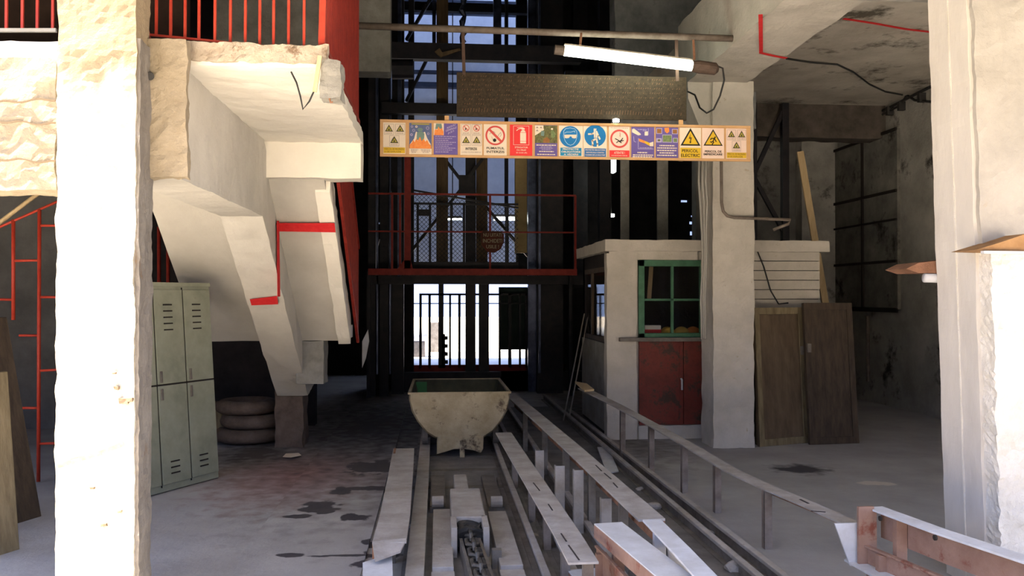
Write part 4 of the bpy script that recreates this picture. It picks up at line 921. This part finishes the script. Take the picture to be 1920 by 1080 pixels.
# fire picture poster
p = Poster(767, 809, 'blue picture poster of a firefighter rising from orange flames', cream)
p.rect('blue_field', mat('print_slate_blue', (0.09, 0.12, 0.24), (0.12, 0.15, 0.28), 20, 0.4), (0, 0.18, 1, 1))
p.rect('headline', olive, (0.1, 0.945, 0.9, 0.985))
p.disc('floating_emblem', plilac, 0.12, 0.88, 0.05, 0.03); p.disc('floating_emblem', cream, 0.32, 0.88, 0.05, 0.025); p.disc('floating_emblem', plilac, 0.2, 0.76, 0.06, 0.04)
p.disc('floating_emblem', plilac, 0.1, 0.62, 0.06, 0.03); p.disc('floating_emblem', plilac, 0.82, 0.84, 0.07, 0.05); p.disc('floating_emblem', plilac, 0.85, 0.66, 0.05, 0.03)
p.poly('smoke', cream, [[(0.02, 0.3), (0.22, 0.5), (0.3, 0.72), (0.42, 0.68), (0.4, 0.4)], [(0.98, 0.3), (0.8, 0.52), (0.7, 0.72), (0.6, 0.68), (0.6, 0.4)]])
p.poly('firefighter', pteal, [[(0.33, 0.45), (0.34, 0.68), (0.42, 0.72), (0.6, 0.72), (0.68, 0.66), (0.66, 0.45)], [(0.36, 0.78), (0.42, 0.84), (0.55, 0.84), (0.62, 0.79), (0.56, 0.73), (0.42, 0.73)]])
p.poly('flames', porange, [[(0.02, 0.18), (0.02, 0.3), (0.12, 0.36), (0.18, 0.46), (0.24, 0.38), (0.32, 0.5), (0.38, 0.42), (0.48, 0.56), (0.56, 0.42), (0.64, 0.5), (0.72, 0.4), (0.8, 0.46), (0.88, 0.34), (0.98, 0.28), (0.98, 0.18)]])
p.rows('small_print', pgrey, [(0.13, 0.08, 0.4), (0.09, 0.08, 0.34), (0.13, 0.52, 0.95), (0.09, 0.55, 0.95), (0.05, 0.1, 0.3), (0.05, 0.6, 0.9)])
# violet text poster with flame picture
p = Poster(813, 858, 'violet text poster with a small flame picture in its top left corner', pviolet)
p.rect('picture_field', cream, (0.0, 0.62, 0.42, 1)); p.poly('firefighter', pteal, [[(0.06, 0.82), (0.1, 0.99), (0.32, 0.99), (0.36, 0.82)]])
p.poly('flames', porange, [[(0.02, 0.62), (0.03, 0.76), (0.09, 0.82), (0.14, 0.78), (0.2, 0.9), (0.27, 0.8), (0.34, 0.86), (0.4, 0.74), (0.41, 0.62)]])
p.text('REGULI', plilac, 0.55, 0.88, 0.9, 0.94, 0.02, rot=0.12); p.text('GENERALE', plilac, 0.5, 0.79, 0.95, 0.85, 0.02, rot=0.12); p.text('P.S.I.', plilac, 0.6, 0.70, 0.86, 0.76, 0.02, rot=0.12)
p.rows('small_print', plilac, [(0.57-i*0.062, 0.06, 0.92-(i % 3)*0.15) for i in range(9)], hh=0.02)
# INTERZIS
def noprohib(p, cu, cv, r, parent=None):
    a_ = p.disc('red_ring', pring, cu, cv, r, r*0.82); k = p.w/p.h
    p.line('slash', pring, [[(cu-r*0.62, cv+r*0.62*k), (cu+r*0.62, cv-r*0.62*k)]], r*0.24, parent=a_)
    return a_
p = Poster(863, 904, 'cream poster with four small symbols above the word INTERZIS')
for cu in (0.26, 0.74):
    p.line('box_outline', pgrey, [[(cu-0.21, 0.66), (cu+0.21, 0.66), (cu+0.21, 0.98), (cu-0.21, 0.98), (cu-0.21, 0.66)], [(cu-0.21, 0.30), (cu+0.21, 0.30), (cu+0.21, 0.63), (cu-0.21, 0.63), (cu-0.21, 0.30)]], 0.012)
    a_ = noprohib(p, cu, 0.86, 0.15); p.disc('symbol', pblack, cu-0.02, 0.83, 0.035, parent=a_)
    p.rows('small_print', pgrey, [(0.71, cu-0.15, cu+0.15), (0.68, cu-0.15, cu+0.15), (0.33, cu-0.15, cu+0.15)], hh=0.012)
    tt = p.tri('warning_triangle', pblack, cu, 0.38, 0.36, 0.22, olive); p.disc('symbol', pblack, cu, 0.44, 0.035, parent=tt)
p.text('INTERZIS', pblack, 0.24, 0.15, 0.76, 0.235, 0.01); p.text('LUCRUL CU FOC DESCHIS', pgrey, 0.06, 0.06, 0.94, 0.105, 0.0)
# FUMATUL INTERZIS
p = Poster(907, 950, 'large no smoking poster reading FUMATUL INTERZIS')
p.line('cigarette_smoke', pgrey, [[(0.25, 0.68), (0.33, 0.74), (0.42, 0.77), (0.5, 0.72)], [(0.62, 0.62), (0.68, 0.70), (0.74, 0.74), (0.76, 0.66), (0.7, 0.6)], [(0.34, 0.6), (0.38, 0.52), (0.43, 0.48)]], 0.018)
a_ = noprohib(p, 0.5, 0.64, 0.43); p.disc('pipe_bowl', pblack, 0.47, 0.485, 0.075, parent=a_)
p.text('FUMATUL', pblack, 0.12, 0.195, 0.9, 0.265, 0.02); p.text('INTERZIS', pblack, 0.12, 0.075, 0.9, 0.15, 0.02)
# extinguisher
p = Poster(956, 998, 'red fire extinguisher poster with a white extinguisher symbol', pred)
p.line('thin_frame', cream, [[(0.16, 0.35), (0.85, 0.35), (0.85, 0.96), (0.16, 0.96), (0.16, 0.35)]], 0.015)
e_ = p.poly('extinguisher', cream, [[(0.46, 0.50), (0.72, 0.50), (0.72, 0.74), (0.68, 0.80), (0.63, 0.83), (0.55, 0.83), (0.49, 0.79), (0.46, 0.74)], [(0.46, 0.40), (0.72, 0.40), (0.72, 0.46), (0.46, 0.46)], [(0.52, 0.84), (0.66, 0.84), (0.66, 0.89), (0.56, 0.92), (0.32, 0.91), (0.32, 0.895), (0.5, 0.89)]])
p.rect('extinguisher_body', cream, (0.46, 0.46, 0.72, 0.74), parent=e_); p.rect('band', pred, (0.46, 0.745, 0.72, 0.757), (0.46, 0.46, 0.72, 0.472), parent=e_)
p.line('hose', cream, [[(0.5, 0.88), (0.38, 0.86), (0.3, 0.81)]], 0.035, parent=e_)
p.text('STINGATOR', cream, 0.22, 0.24, 0.8, 0.295, 0.01); p.text('CU PRAF', cream, 0.3, 0.155, 0.72, 0.205, 0.01); p.text('SI CO2 (P)', cream, 0.28, 0.06, 0.76, 0.115, 0.01)
# picture + violet text
p = Poster(1003, 1045, 'poster with a dark photo of workers above a violet text panel', pviolet)
p.rect('photo', pphoto, (0.0, 0.42, 1, 0.99)); p.poly('photo_corner', cream, [[(0, 0.99), (0.38, 0.99), (0.38, 0.84), (0.1, 0.7), (0, 0.66)]])
for cu, cv in ((0.1, 0.94), (0.27, 0.94), (0.1, 0.84)): p.tri('tiny_triangle', pgrey, cu, cv-0.04, 0.12, 0.06)
p.disc('worker_head', cream, 0.35, 0.86, 0.05); p.disc('worker_head', cream, 0.76, 0.88, 0.045); p.poly('worker', pgreen, [[(0.72, 0.6), (0.7, 0.82), (0.82, 0.84), (0.93, 0.72), (0.86, 0.58)]]); p.poly('worker', pteal, [[(0.26, 0.66), (0.28, 0.82), (0.42, 0.8), (0.4, 0.64)]])
p.poly('glow', pbrown, [[(0.36, 0.43), (0.38, 0.55), (0.52, 0.62), (0.66, 0.54), (0.64, 0.43)]])
p.rows('heading', cream, [(0.335, 0.06, 0.94), (0.13, 0.18, 0.84), (0.035, 0.1, 0.9)], hh=0.03); p.rows('small_print', plilac, [(0.29, 0.26, 0.74), (0.245, 0.2, 0.8), (0.2, 0.3, 0.72)], hh=0.018)
# goggles
p = Poster(1048, 1093, 'blue goggles poster reading PROTECTIE OBLIGATORIE A VEDERII')
dd_ = p.disc('blue_disc', pblue, 0.47, 0.64, 0.44)
p.line('face_outline', mat('print_pale_blue', (0.45, 0.62, 0.75)), [[(0.20, 0.70), (0.20, 0.82), (0.28, 0.90), (0.47, 0.925), (0.66, 0.90), (0.74, 0.82), (0.76, 0.66), (0.7, 0.5), (0.6, 0.4), (0.48, 0.36), (0.36, 0.4), (0.26, 0.5), (0.19, 0.66), (0.20, 0.70)], [(0.24, 0.75), (0.32, 0.79), (0.5, 0.79), (0.66, 0.83), (0.66, 0.78)]], 0.018, parent=dd_)
p.poly('goggles', cream, [[(0.22, 0.70), (0.24, 0.60), (0.32, 0.585), (0.42, 0.60), (0.46, 0.65), (0.52, 0.65), (0.55, 0.6), (0.64, 0.585), (0.72, 0.6), (0.74, 0.71), (0.48, 0.705)]], dd_)
p.rect('blue_band', mat('print_teal_blue', (0.02, 0.22, 0.40)), (0.06, 0.02, 0.94, 0.28))
p.text('PROTECTIE', cream, 0.16, 0.205, 0.82, 0.26, 0.02); p.text('OBLIGATORIE', cream, 0.1, 0.12, 0.9, 0.175, 0.02); p.text('A VEDERII', cream, 0.2, 0.035, 0.8, 0.09, 0.02)
# harness
p = Poster(1094, 1138, 'blue poster of a white figure in a fall harness')
dd_ = p.disc('blue_disc', pblue, 0.5, 0.68, 0.46)
p.line('figure', cream, [[(0.50, 0.89), (0.50, 0.86)]], 0.12, parent=dd_)
p.line('figure_limbs', cream, [[(0.48, 0.78), (0.36, 0.74), (0.22, 0.735)], [(0.56, 0.82), (0.64, 0.68), (0.70, 0.58)], [(0.52, 0.58), (0.38, 0.52), (0.40, 0.38), (0.36, 0.34)], [(0.56, 0.58), (0.6, 0.42), (0.6, 0.27), (0.54, 0.26)]], 0.07, parent=dd_)
p.poly('figure_trunk', cream, [[(0.45, 0.60), (0.44, 0.84), (0.5, 0.88), (0.57, 0.84), (0.6, 0.60)]], dd_); p.line('harness', pblue, [[(0.5, 0.85), (0.52, 0.7), (0.5, 0.6)], [(0.45, 0.61), (0.62, 0.61)], [(0.6, 0.98), (0.54, 0.85)]], 0.015, parent=dd_)
p.rect('blue_band', mat('print_mid_blue', (0.05, 0.15, 0.36)), (0.04, 0.0, 0.96, 0.27))
p.text('PROTECTIE OBLIGATORIE', cream, 0.08, 0.2, 0.92, 0.24, 0.01); p.text('INDIVIDUALA CONTRA', cream, 0.12, 0.115, 0.88, 0.155, 0.01); p.text('CADERII DE LA INALTIME', cream, 0.08, 0.035, 0.92, 0.075, 0.01)
# ATENTIE
p = Poster(1142, 1181, 'pinkish poster with a falling figure in a red ring reading ATENTIE', pinkcream)
p.rows('small_print', pgrey, [(0.945, 0.08, 0.92)], hh=0.014)
a_ = p.disc('red_ring', pring, 0.5, 0.60, 0.44, 0.35)
p.line('falling_figure', pblack, [[(0.3, 0.60), (0.42, 0.56), (0.52, 0.52), (0.7, 0.545)], [(0.48, 0.53), (0.36, 0.47)], [(0.55, 0.53), (0.62, 0.58), (0.66, 0.62)], [(0.5, 0.51), (0.6, 0.47)]], 0.04, parent=a_)
p.line('broken_rope', pring, [[(0.52, 0.8), (0.55, 0.73), (0.52, 0.72), (0.55, 0.66)]], 0.02, parent=a_)
p.rect('red_band', pred, (0.02, 0.0, 0.98, 0.22)); p.text('ATENTIE !', pinkcream, 0.24, 0.10, 0.76, 0.18, 0.01); p.rows('small_print', pinkcream, [(0.04, 0.12, 0.88)], hh=0.018)
# violet with fire extinguishing scene
p = Poster(1184, 1227, 'violet poster with a pale nozzle above and an orange flame strip', pviolet)
p.poly('nozzle', cream, [[(0.03, 0.92), (0.03, 0.82), (0.3, 0.72), (0.42, 0.74), (0.4, 0.78), (0.12, 0.94)], [(0.58, 0.72), (0.72, 0.72), (0.72, 0.86), (0.58, 0.84)]])
p.line('thin_frame', plilac, [[(0.3, 0.28), (0.3, 0.62)], [(0.3, 0.28), (0.96, 0.28)], [(0.74, 0.74), (0.74, 0.96)], [(0.1, 0.68), (0.12, 0.52), (0.2, 0.5)]], 0.02)
p.poly('flame_strip', porange, [[(0.32, 0.62), (0.34, 0.52), (0.6, 0.46), (0.6, 0.54)]]); p.poly('flame_core', pyellow, [[(0.6, 0.54), (0.6, 0.46), (0.8, 0.38), (0.8, 0.48)]]); p.poly('pale_hand', cream, [[(0.8, 0.48), (0.8, 0.37), (0.96, 0.37), (0.96, 0.52)]])
p.rows('heading', plilac, [(0.90, 0.28, 0.66), (0.86, 0.5, 0.66), (0.3, 0.36, 0.92)], hh=0.022); p.rows('lettering', cream, [(0.14, 0.26, 0.7), (0.06, 0.06, 0.94), (0.0, 0.05, 0.9)], hh=0.035)
# violet with pictures
p = Poster(1230, 1272, 'violet poster with several small pictures above white text', pviolet)
p.rect('picture_border', plilac, (0.02, 0.78, 0.28, 0.97), (0.72, 0.78, 0.98, 0.95), (0.29, 0.50, 0.72, 0.76), (0.02, 0.5, 0.26, 0.64), (0.76, 0.5, 0.98, 0.66))
p.rect('picture', pbrown, (0.05, 0.80, 0.25, 0.95), (0.75, 0.80, 0.95, 0.93)); p.rect('picture', pgreen, (0.31, 0.52, 0.70, 0.74), (0.79, 0.52, 0.95, 0.64)); p.rect('picture', pphoto, (0.08, 0.54, 0.2, 0.6))
p.poly('flame', porange, [[(0.4, 0.86), (0.38, 0.98), (0.58, 0.99), (0.6, 0.86), (0.5, 0.8)]])
p.rows('lettering', cream, [(0.38, 0.16, 0.84), (0.30, 0.06, 0.94), (0.22, 0.05, 0.92), (0.14, 0.16, 0.8), (0.06, 0.05, 0.92)], hh=0.036)
# PERICOL ELECTRIC
p = Poster(1275, 1315, 'large yellow triangle poster with a lightning bolt reading PERICOL ELECTRIC')
tt = p.tri('warning_triangle', pblack, 0.5, 0.41, 0.94, 0.58, pyellow, bw=0.13)
p.poly('lightning_bolt', pblack, [[(0.51, 0.82), (0.42, 0.63), (0.5, 0.65), (0.47, 0.54), (0.44, 0.54), (0.49, 0.48), (0.55, 0.54), (0.51, 0.54), (0.56, 0.69), (0.48, 0.67)]], tt)
p.rect('yellow_band', pyellow, (0.02, 0.0, 0.98, 0.34)); p.text('PERICOL', pblack, 0.1, 0.19, 0.86, 0.29, 0.02); p.text('ELECTRIC', pblack, 0.05, 0.04, 0.93, 0.14, 0.02)
# PERICOL DE IMPIEDICARE
p = Poster(1317, 1358, 'yellow triangle poster with a stumbling figure reading PERICOL DE IMPIEDICARE', pinkcream)
tt = p.tri('warning_triangle', pblack, 0.5, 0.42, 0.88, 0.55, pyellow, bw=0.10)
p.line('stumbling_figure', pblack, [[(0.56, 0.68), (0.5, 0.57), (0.42, 0.53), (0.38, 0.55)], [(0.55, 0.66), (0.42, 0.66), (0.38, 0.62)], [(0.57, 0.66), (0.6, 0.6), (0.64, 0.56)], [(0.5, 0.58), (0.52, 0.52), (0.46, 0.48), (0.47, 0.45)]], 0.045, parent=tt)
p.disc('figure_head', pblack, 0.59, 0.70, 0.035, parent=tt)
p.text('PERICOL DE', pblack, 0.12, 0.195, 0.88, 0.265, 0.025); p.text('IMPIEDICARE', pblack, 0.06, 0.10, 0.92, 0.17, 0.025)
tri_poster(1362, 1400, 'pinkish poster with three yellow triangles at the right end of the board', pinkcream, 'PERICOL DE INCENDIU', 'SI DE EXPLOZIE')

# ------------------------------------------------------------------ shaft tower
TY = 14.6
hf = thing('shaft_headframe', 'black steel headframe filling the back of the hall', 'headframe', (0.7, TY, 0))
def vcol(nm, x0, x1, y0, y1, m, par, Y=TY, dp=0.15):
    if y1 > 740: zb = 0
    else: zb = Z(960, y1, Y)
    return part(nm, MB().box(X(x0, Y), X(x1, Y), Y, Y+dp, zb, min(9.5, Z(960, y0, Y))), m, par)
def hcol(nm, x0, x1, y0, y1, m, par, Y=TY, dp=0.15): return part(nm, MB().box(X(x0, Y), X(x1, Y), Y, Y+dp, Z(960, y1, Y), Z(960, y0, Y)), m, par)
for x0, x1, y0, y1, m, Y, dp in ((690, 704, -100, 800, blacksteel, TY, .2), (712, 728, -100, 800, blacksteel, TY, .3), (734, 757, -100, 800, blacksteel, TY+.3, .2), (765, 776, -100, 520, blacksteel, TY+.6, .1),
        (990, 1006, -100, 800, bluesteel, TY+.5, .1), (1008, 1056, -100, 800, blacksteel, TY+.2, .2), (1075, 1102, -100, 800, blacksteel, 16, .2), (1125, 1146, -100, 800, blacksteel, 15, .2),
        (745, 752, -100, 520, bluesteel, TY-.1, .05), (706, 709, -100, 700, bluesteel, TY-.1, .04), (1010, 1014, -100, 700, bluesteel, TY, .04), (730, 733, 100, 700, bluesteel, TY+.1, .04), (925, 940, -100, 85, bluesteel, TY+.4, .05), (810, 817, -100, 85, bluesteel, TY+.4, .05)):  # narrow blue strips stand in for shiny highlights on the dark columns
    vcol('column', x0, x1, y0, y1, m, hf, Y, dp)
for x0, x1, y0, y1, Y in ((722, 1090, 84, 114, 12.2), (715, 1100, 196, 216, 14.3), (690, 1100, 517, 533, 14.5), (1060, 1285, 130, 150, 15), (750, 1000, 697, 735, 15.2), (940, 1100, 697, 735, 15.2), (700, 1010, 8, 24, 17)):
    hcol('cross_beam', x0, x1, y0, y1, blacksteel, hf, Y)
for a_, b_, Y, wd in (((812, -10), (762, 75), 14.9, .1), ((800, 112), (762, 190), 14.9, .1), ((835, 300), (866, 340), 15, .09), ((868, 345), (905, 298), 15, .06), ((872, 345), (756, 490), 15.2, .10), ((870, 340), (990, 480), 15.2, .08), ((690, 60), (735, 330), 15.6, .10), ((735, 345), (692, 520), 15.6, .1),
                      ((1060, 0), (1150, 260), 16.5, .1), ((1180, 150), (1100, 420), 16.5, .1)):
    part('brace', MB().bar(A(*a_, Y), A(*b_, Y), wd, 0.05), blacksteel, hf)
part('gusset', MB().box(X(860, 15), X(890, 15), 14.95, 15.0, Z(960, 368, 15), Z(960, 330, 15)), blacksteel, hf)
part('side_sheet', MB().box(X(700, 16), X(757, 16), 16.0, 16.03, 0, Z(960, 530, 16)), soot, hf)
part('side_sheet', MB().box(X(992, 16.4), X(1130, 16.4), 16.4, 16.43, 0, 9), soot, hf)
q_ = [A(690, 618, 11.2), A(692, 640, 11.2), A(686, 672, 11.2), A(679, 690, 11.2), A(679, 640, 11.2)]
single('pale_sheet', MB().prism(q_, (0, 0.02, 0)), dustpale, 'small pale torn sheet hanging at the foot of the stair flight railing', 'sheet')
# beam fittings
part('roller_bracket', MB().tube([A(735, 130, 12.1), A(775, 130, 12.1)], 0.14, 14), blacksteel, hf)
# hoist chains and rope
ch_ = MB().tube([A(868+3*math.sin(i*2.3), -30+i*10, 14) for i in range(12)], [0.035+0.02*(i % 2) for i in range(12)], 6)
single('hanging_chain', ch_, bluesteel, 'short shiny chain hanging in front of the white wall above the big beam', 'chain')
single('hoist_rope', MB().tube([A(950, -60, 15.5), A(950, 515, 15.5)], 0.03, 8), blacksteel, 'black hoist rope running down the middle of the bright gap', 'rope')
single('bracket_lever', MB().prism([A(815, 97, 12.1), A(824, 90, 12.1), A(829, 98, 12.1), A(862, 90, 12.1), A(864, 94, 12.1), A(826, 107, 12.1)], (0, 0.04, 0)), guidewood, 'brown lever arm lying on the front of the big black beam', 'lever')
for x0, x1, y0, y1, m, Y, lb in ((818, 840, -100, 520, guidewood, 14.9, 'dark timber guide post left of the bright gap centre'), (893, 914, 296, 520, guidewood, 15.1, 'timber guide post behind the round red notice'), (966, 988, 296, 474, mat('yellow_guide_timber', (0.26, 0.19, 0.09), (0.36, 0.27, 0.13), 5, .8), 15.1, 'yellowish timber guide post at the right of the wire mesh'), (873, 892, 296, 700, blacksteel, 15.3, 'black guide post down through the centre gate'), (898, 917, 520, 735, blacksteel, 15.3, 'black guide post right of centre in the ground gate')):
    single('guide_post', MB().box(X(x0, Y), X(x1, Y), Y, Y+0.12, (0 if y1 > 690 else Z(960, y1, Y)), min(9.4, Z(960, y0, Y))), m, lb, 'post', 'shaft guide posts')
# platform with red railing
PYf = 13.8
pf = thing('red_platform', 'red steel platform with railings in front of the shaft', 'platform', (0.6, PYf, Z(880, 516, PYf)))
z0_, z1_ = Z(885, 516, PYf), Z(885, 504, PYf)
part('edge_channel', MB().box(X(690, PYf), X(1082, PYf), PYf, PYf+0.06, z0_, z1_), redpaint, pf)
part('deck', MB().box(X(690, PYf), X(1082, PYf), PYf+0.06, PYf+0.7, z1_-0.02, z1_), blacksteel, pf)
zt_, zm_ = Z(920, 365, PYf), Z(920, 435, PYf)
part('top_rail', MB().box(X(690, PYf), X(1080, PYf), PYf, PYf+0.03, zt_-0.015, zt_+0.015), redpaint, pf)
part('mid_rail', MB().box(X(690, PYf), X(1080, PYf), PYf, PYf+0.03, zm_-0.012, zm_+0.012), redpaint, pf)
for px, wd in ((735, .032), (750, .032), (919, .032), (1079, .035)): part('rail_post', MB().box(X(px, PYf)-wd/2, X(px, PYf)+wd/2, PYf-.005, PYf+0.035, z1_, zt_), redpaint, pf)
part('main_post', MB().box(X(758, PYf), X(770, PYf), PYf-0.02, PYf+0.08, z0_, Z(764, 285, PYf)), redpaint, pf)
part('post_foot', MB().prism([(X(746, PYf), PYf-.02, z1_), (X(774, PYf), PYf-.02, z1_), (X(770, PYf), PYf-.02, z1_+.13), (X(757, PYf), PYf-.02, z1_+.13)], (0, .05, 0)), redpaint, pf)
for px in (691, 1070): part('leg', MB().box(X(px, PYf+.6)-.03, X(px, PYf+.6)+.03, PYf+.6, PYf+.66, 0, z1_-.02), blacksteel, pf)
# round notice on the railing
nt_ = thing('railing_notice', 'small dark red rounded notice hanging on the platform railing', 'sign', tuple(A(923, 475, PYf-.03)))
cx_, cz_ = X(923, PYf-.03), Z(923, 453, PYf-.03)
pl = [(cx_-0.19, cz_+0.13), (cx_-0.15, cz_+0.17), (cx_+0.14, cz_+0.17), (cx_+0.19, cz_+0.12), (cx_+0.19, cz_+0.0), (cx_+0.14, cz_-0.12), (cx_+0.04, cz_-0.18), (cx_-0.08, cz_-0.17), (cx_-0.17, cz_-0.06)]
part('plate', MB().prism([(x, PYf-.03, z) for x, z in pl], (0, 0.015, 0)), mat('notice_dark_red', (0.10, 0.02, 0.014), (0.045, 0.025, 0.015), 6), nt_)
class _N(Poster):
    def __init__(s): s.x0, s.x1, s.z0, s.z1 = cx_-.19, cx_+.19, cz_-.18, cz_+.17; s.w = .38; s.h = .35; s.y = PYf-.032; s.k = 0; s.t = nt_
q = _N(); nm_ = mat('notice_lettering', (0.30, 0.26, 0.17)); q.text('NU UITATI', nm_, .12, .74, .9, .9, .01); q.text('INCHIDETI', nm_, .1, .46, .92, .64, .01); q.text('USILE !', nm_, .24, .2, .78, .36, .01)
# mesh cage behind
mg = thing('mesh_cage', 'black cage of wire mesh and angle iron behind the red railing', 'cage', (0.4, 15.0, z0_))
mY = 14.4
mx0, mx1, mz0 = X(776, mY), X(972, mY), Z(870, 498, mY)
mb = MB(); sp = 0.075; wdt = mx1-mx0; htl = Z(776, 357, mY); htr = Z(972, 390, mY)
def topz(x): return htl+(htr-htl)*(x-mx0)/wdt
k = -30
while k < 60:
    for sg in (1, -1):
        pts = []
        c_ = mx0+k*sp if sg == 1 else mx1-k*sp
        n_ = 60; last = None; seg = None
        for i in range(n_+1):
            z = mz0+i*0.03; x = c_+sg*(z-mz0)
            ok = mx0 <= x <= mx1 and z <= topz(x)
            if ok: seg = (seg[0], (x, z)) if seg else ((x, z), (x, z))
        if seg and seg[0] != seg[1]: mb.bar((seg[0][0], mY, seg[0][1]), (seg[1][0], mY, seg[1][1]), 0.007, 0.007)
    k += 1
part('wire_mesh', mb, blacksteel, mg)
part('mesh_frame', MB().bar((mx0, mY, htl), (mx1, mY, htr), .03, .03), blacksteel, mg)
part('kick_bar', MB().bar((mx0, mY, mz0), (mx1, mY, mz0), .06, .12), blacksteel, mg)
for px in (783, 806, 846, 870, 952): part('upright', MB().box(X(px, mY)-.02, X(px, mY)+.02, mY+.02, mY+.05, z0_, Z(870, 382, mY)), blacksteel, mg)
part('cross_bar', MB().box(mx0, mx1, mY+.02, mY+.05, Z(870, 384, mY), Z(870, 380, mY)).box(X(783, mY), X(806, mY), mY+.02, mY+.05, Z(870, 405, mY), Z(870, 393, mY)), blacksteel, mg)
# ground gate
gY = 15.6
gt = thing('shaft_gate', 'barred steel gate at ground level in front of the bright doorway', 'gate', (0.4, gY, 0))
def gb(nm, x0, x1, y0, y1, m=blacksteel): part(nm, MB().box(X(x0, gY), X(x1, gY), gY, gY+0.04, Z(885, y1, gY), Z(885, y0, gY)), m, gt)
for x0, x1 in ((786, 791), (803, 808), (842, 846), (859, 864), (935, 939), (953, 959), (973, 977), (985, 992)): gb('bar', x0, x1, 550, 690)
gb('top_rail', 786, 990, 550, 554); gb('thin_rail', 776, 990, 568, 570); gb('bottom_rail', 776, 1060, 684, 700, redpaint)
gb('lock_post', 822, 832, 525, 690)
gb('toothed_rack', 829, 835, 626, 690); 
for k in range(4): gb('tooth', 834, 840, 630+k*15, 637+k*15)
part('closed_panel', MB().box(X(935, gY+.3), X(993, gY+.3), gY+.3, gY+.33, Z(885, 656, gY+.3), Z(885, 538, gY+.3)), mat('green_black_sheet', (0.016, 0.028, 0.024), (0.03, 0.045, 0.038), 4), gt)
gb('side_panel', 700, 776, 540, 735, soot); gb('side_panel', 990, 1100, 540, 735, soot)
# beyond
white_tank_m = mat('white_tank_paint', (.6, .6, .62)); p_ = A(787, 628, 24); single('white_tank', MB().tube([p_+V((-0.6, 0, 0)), p_+V((0.22, 0, 0))], 0.19, 20), white_tank_m, 'white cylindrical tank in the sunlight beyond the left gate bars', 'tank', smooth=True)
single('tank_stand', MB().box(p_.x-.5, p_.x+.15, 23.9, 24.1, -.01, p_.z-.19), darkdust, 'dark stand under the white tank beyond the gate', 'stand')
single('machine_box', MB().box(X(808, 26), X(822, 26), 26, 26.4, -.01, .9), darkdust, 'dark machine far outside behind the gate', 'machine')
for px, py, Y, hh, lb in ((1149, 311, 15.2, 0.13, 'elongated glowing lamp hanging just under the poster board'), (1146, 404, 15.5, 0.03, 'small glowing bulb above the cabin roof'), (1155, 226, 8.0, 0.016, 'small glowing spot on the top edge of the poster board')):  # the poster board entry is just a small glowing spot
    c_ = A(px, py, Y); t = thing('glow_bulb', lb, 'lamp', tuple(c_), 'small lamps in the dark shaft')
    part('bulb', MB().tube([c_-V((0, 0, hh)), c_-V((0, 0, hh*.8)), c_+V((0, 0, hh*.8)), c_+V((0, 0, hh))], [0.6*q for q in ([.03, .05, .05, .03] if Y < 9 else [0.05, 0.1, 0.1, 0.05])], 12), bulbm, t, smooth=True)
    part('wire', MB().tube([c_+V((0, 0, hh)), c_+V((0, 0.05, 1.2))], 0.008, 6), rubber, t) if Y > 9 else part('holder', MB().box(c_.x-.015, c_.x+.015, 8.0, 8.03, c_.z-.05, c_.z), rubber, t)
c_ = A(1597, 568, 14.1); t = thing('glow_bulb', 'tiny glowing bulb added for a light leak just above the darker door leaf by the back wall', 'lamp', tuple(c_))  # glowing bulb added in place of a light leak
part('bulb', MB().tube([c_-V((0, 0, .03)), c_, c_+V((0, 0, .03))], [.02, .035, .015], 10), bulbm, t, smooth=True)
part('bracket', MB().bar(c_, c_+V((0, .5, 0)), .015, .015), rubber, t)
for x0, x1, py, r, lb in ((926, 968, 410, .04, 'short lit tube lamp behind the wire mesh, right of the notice'), (831, 866, 411, .018, 'thin lit tube lamp behind the wire mesh, left of the notice')):
    c_ = A(x0, py, 17.5); e_ = A(x1, py, 17.5)
    t = thing('tube_lamp', lb, 'lamp', tuple(c_), 'tube lamps behind the wire mesh')
    part('tube', MB().tube([c_, e_], r, 10), bulbm, t, smooth=True); part('housing', MB().bar(c_+V((0, .05, r+.03)), e_+V((0, .05, r+.03)), .1, .04), blacksteel, t)
    part('hanger', MB().bar((c_+e_)/2+V((0, .05, r+.03)), (c_+e_)/2+V((0, .05, 6.5)), .02, .02), blacksteel, t)
# grey boards in the gloom above the cabin
for px, w2, lb in ((1172, 16, 'left'), (1243, 20, 'right')):
    single('hanging_board', MB().box(X(px-w2/2, 13.6), X(px+w2/2, 13.6), 13.6, 13.64, 2.2, 5.0), cement, 'grey upright board in the gloom above the cabin, the %s one' % lb, 'board')
for o in bpy.data.objects:
    if 'root' in o: del o['root']
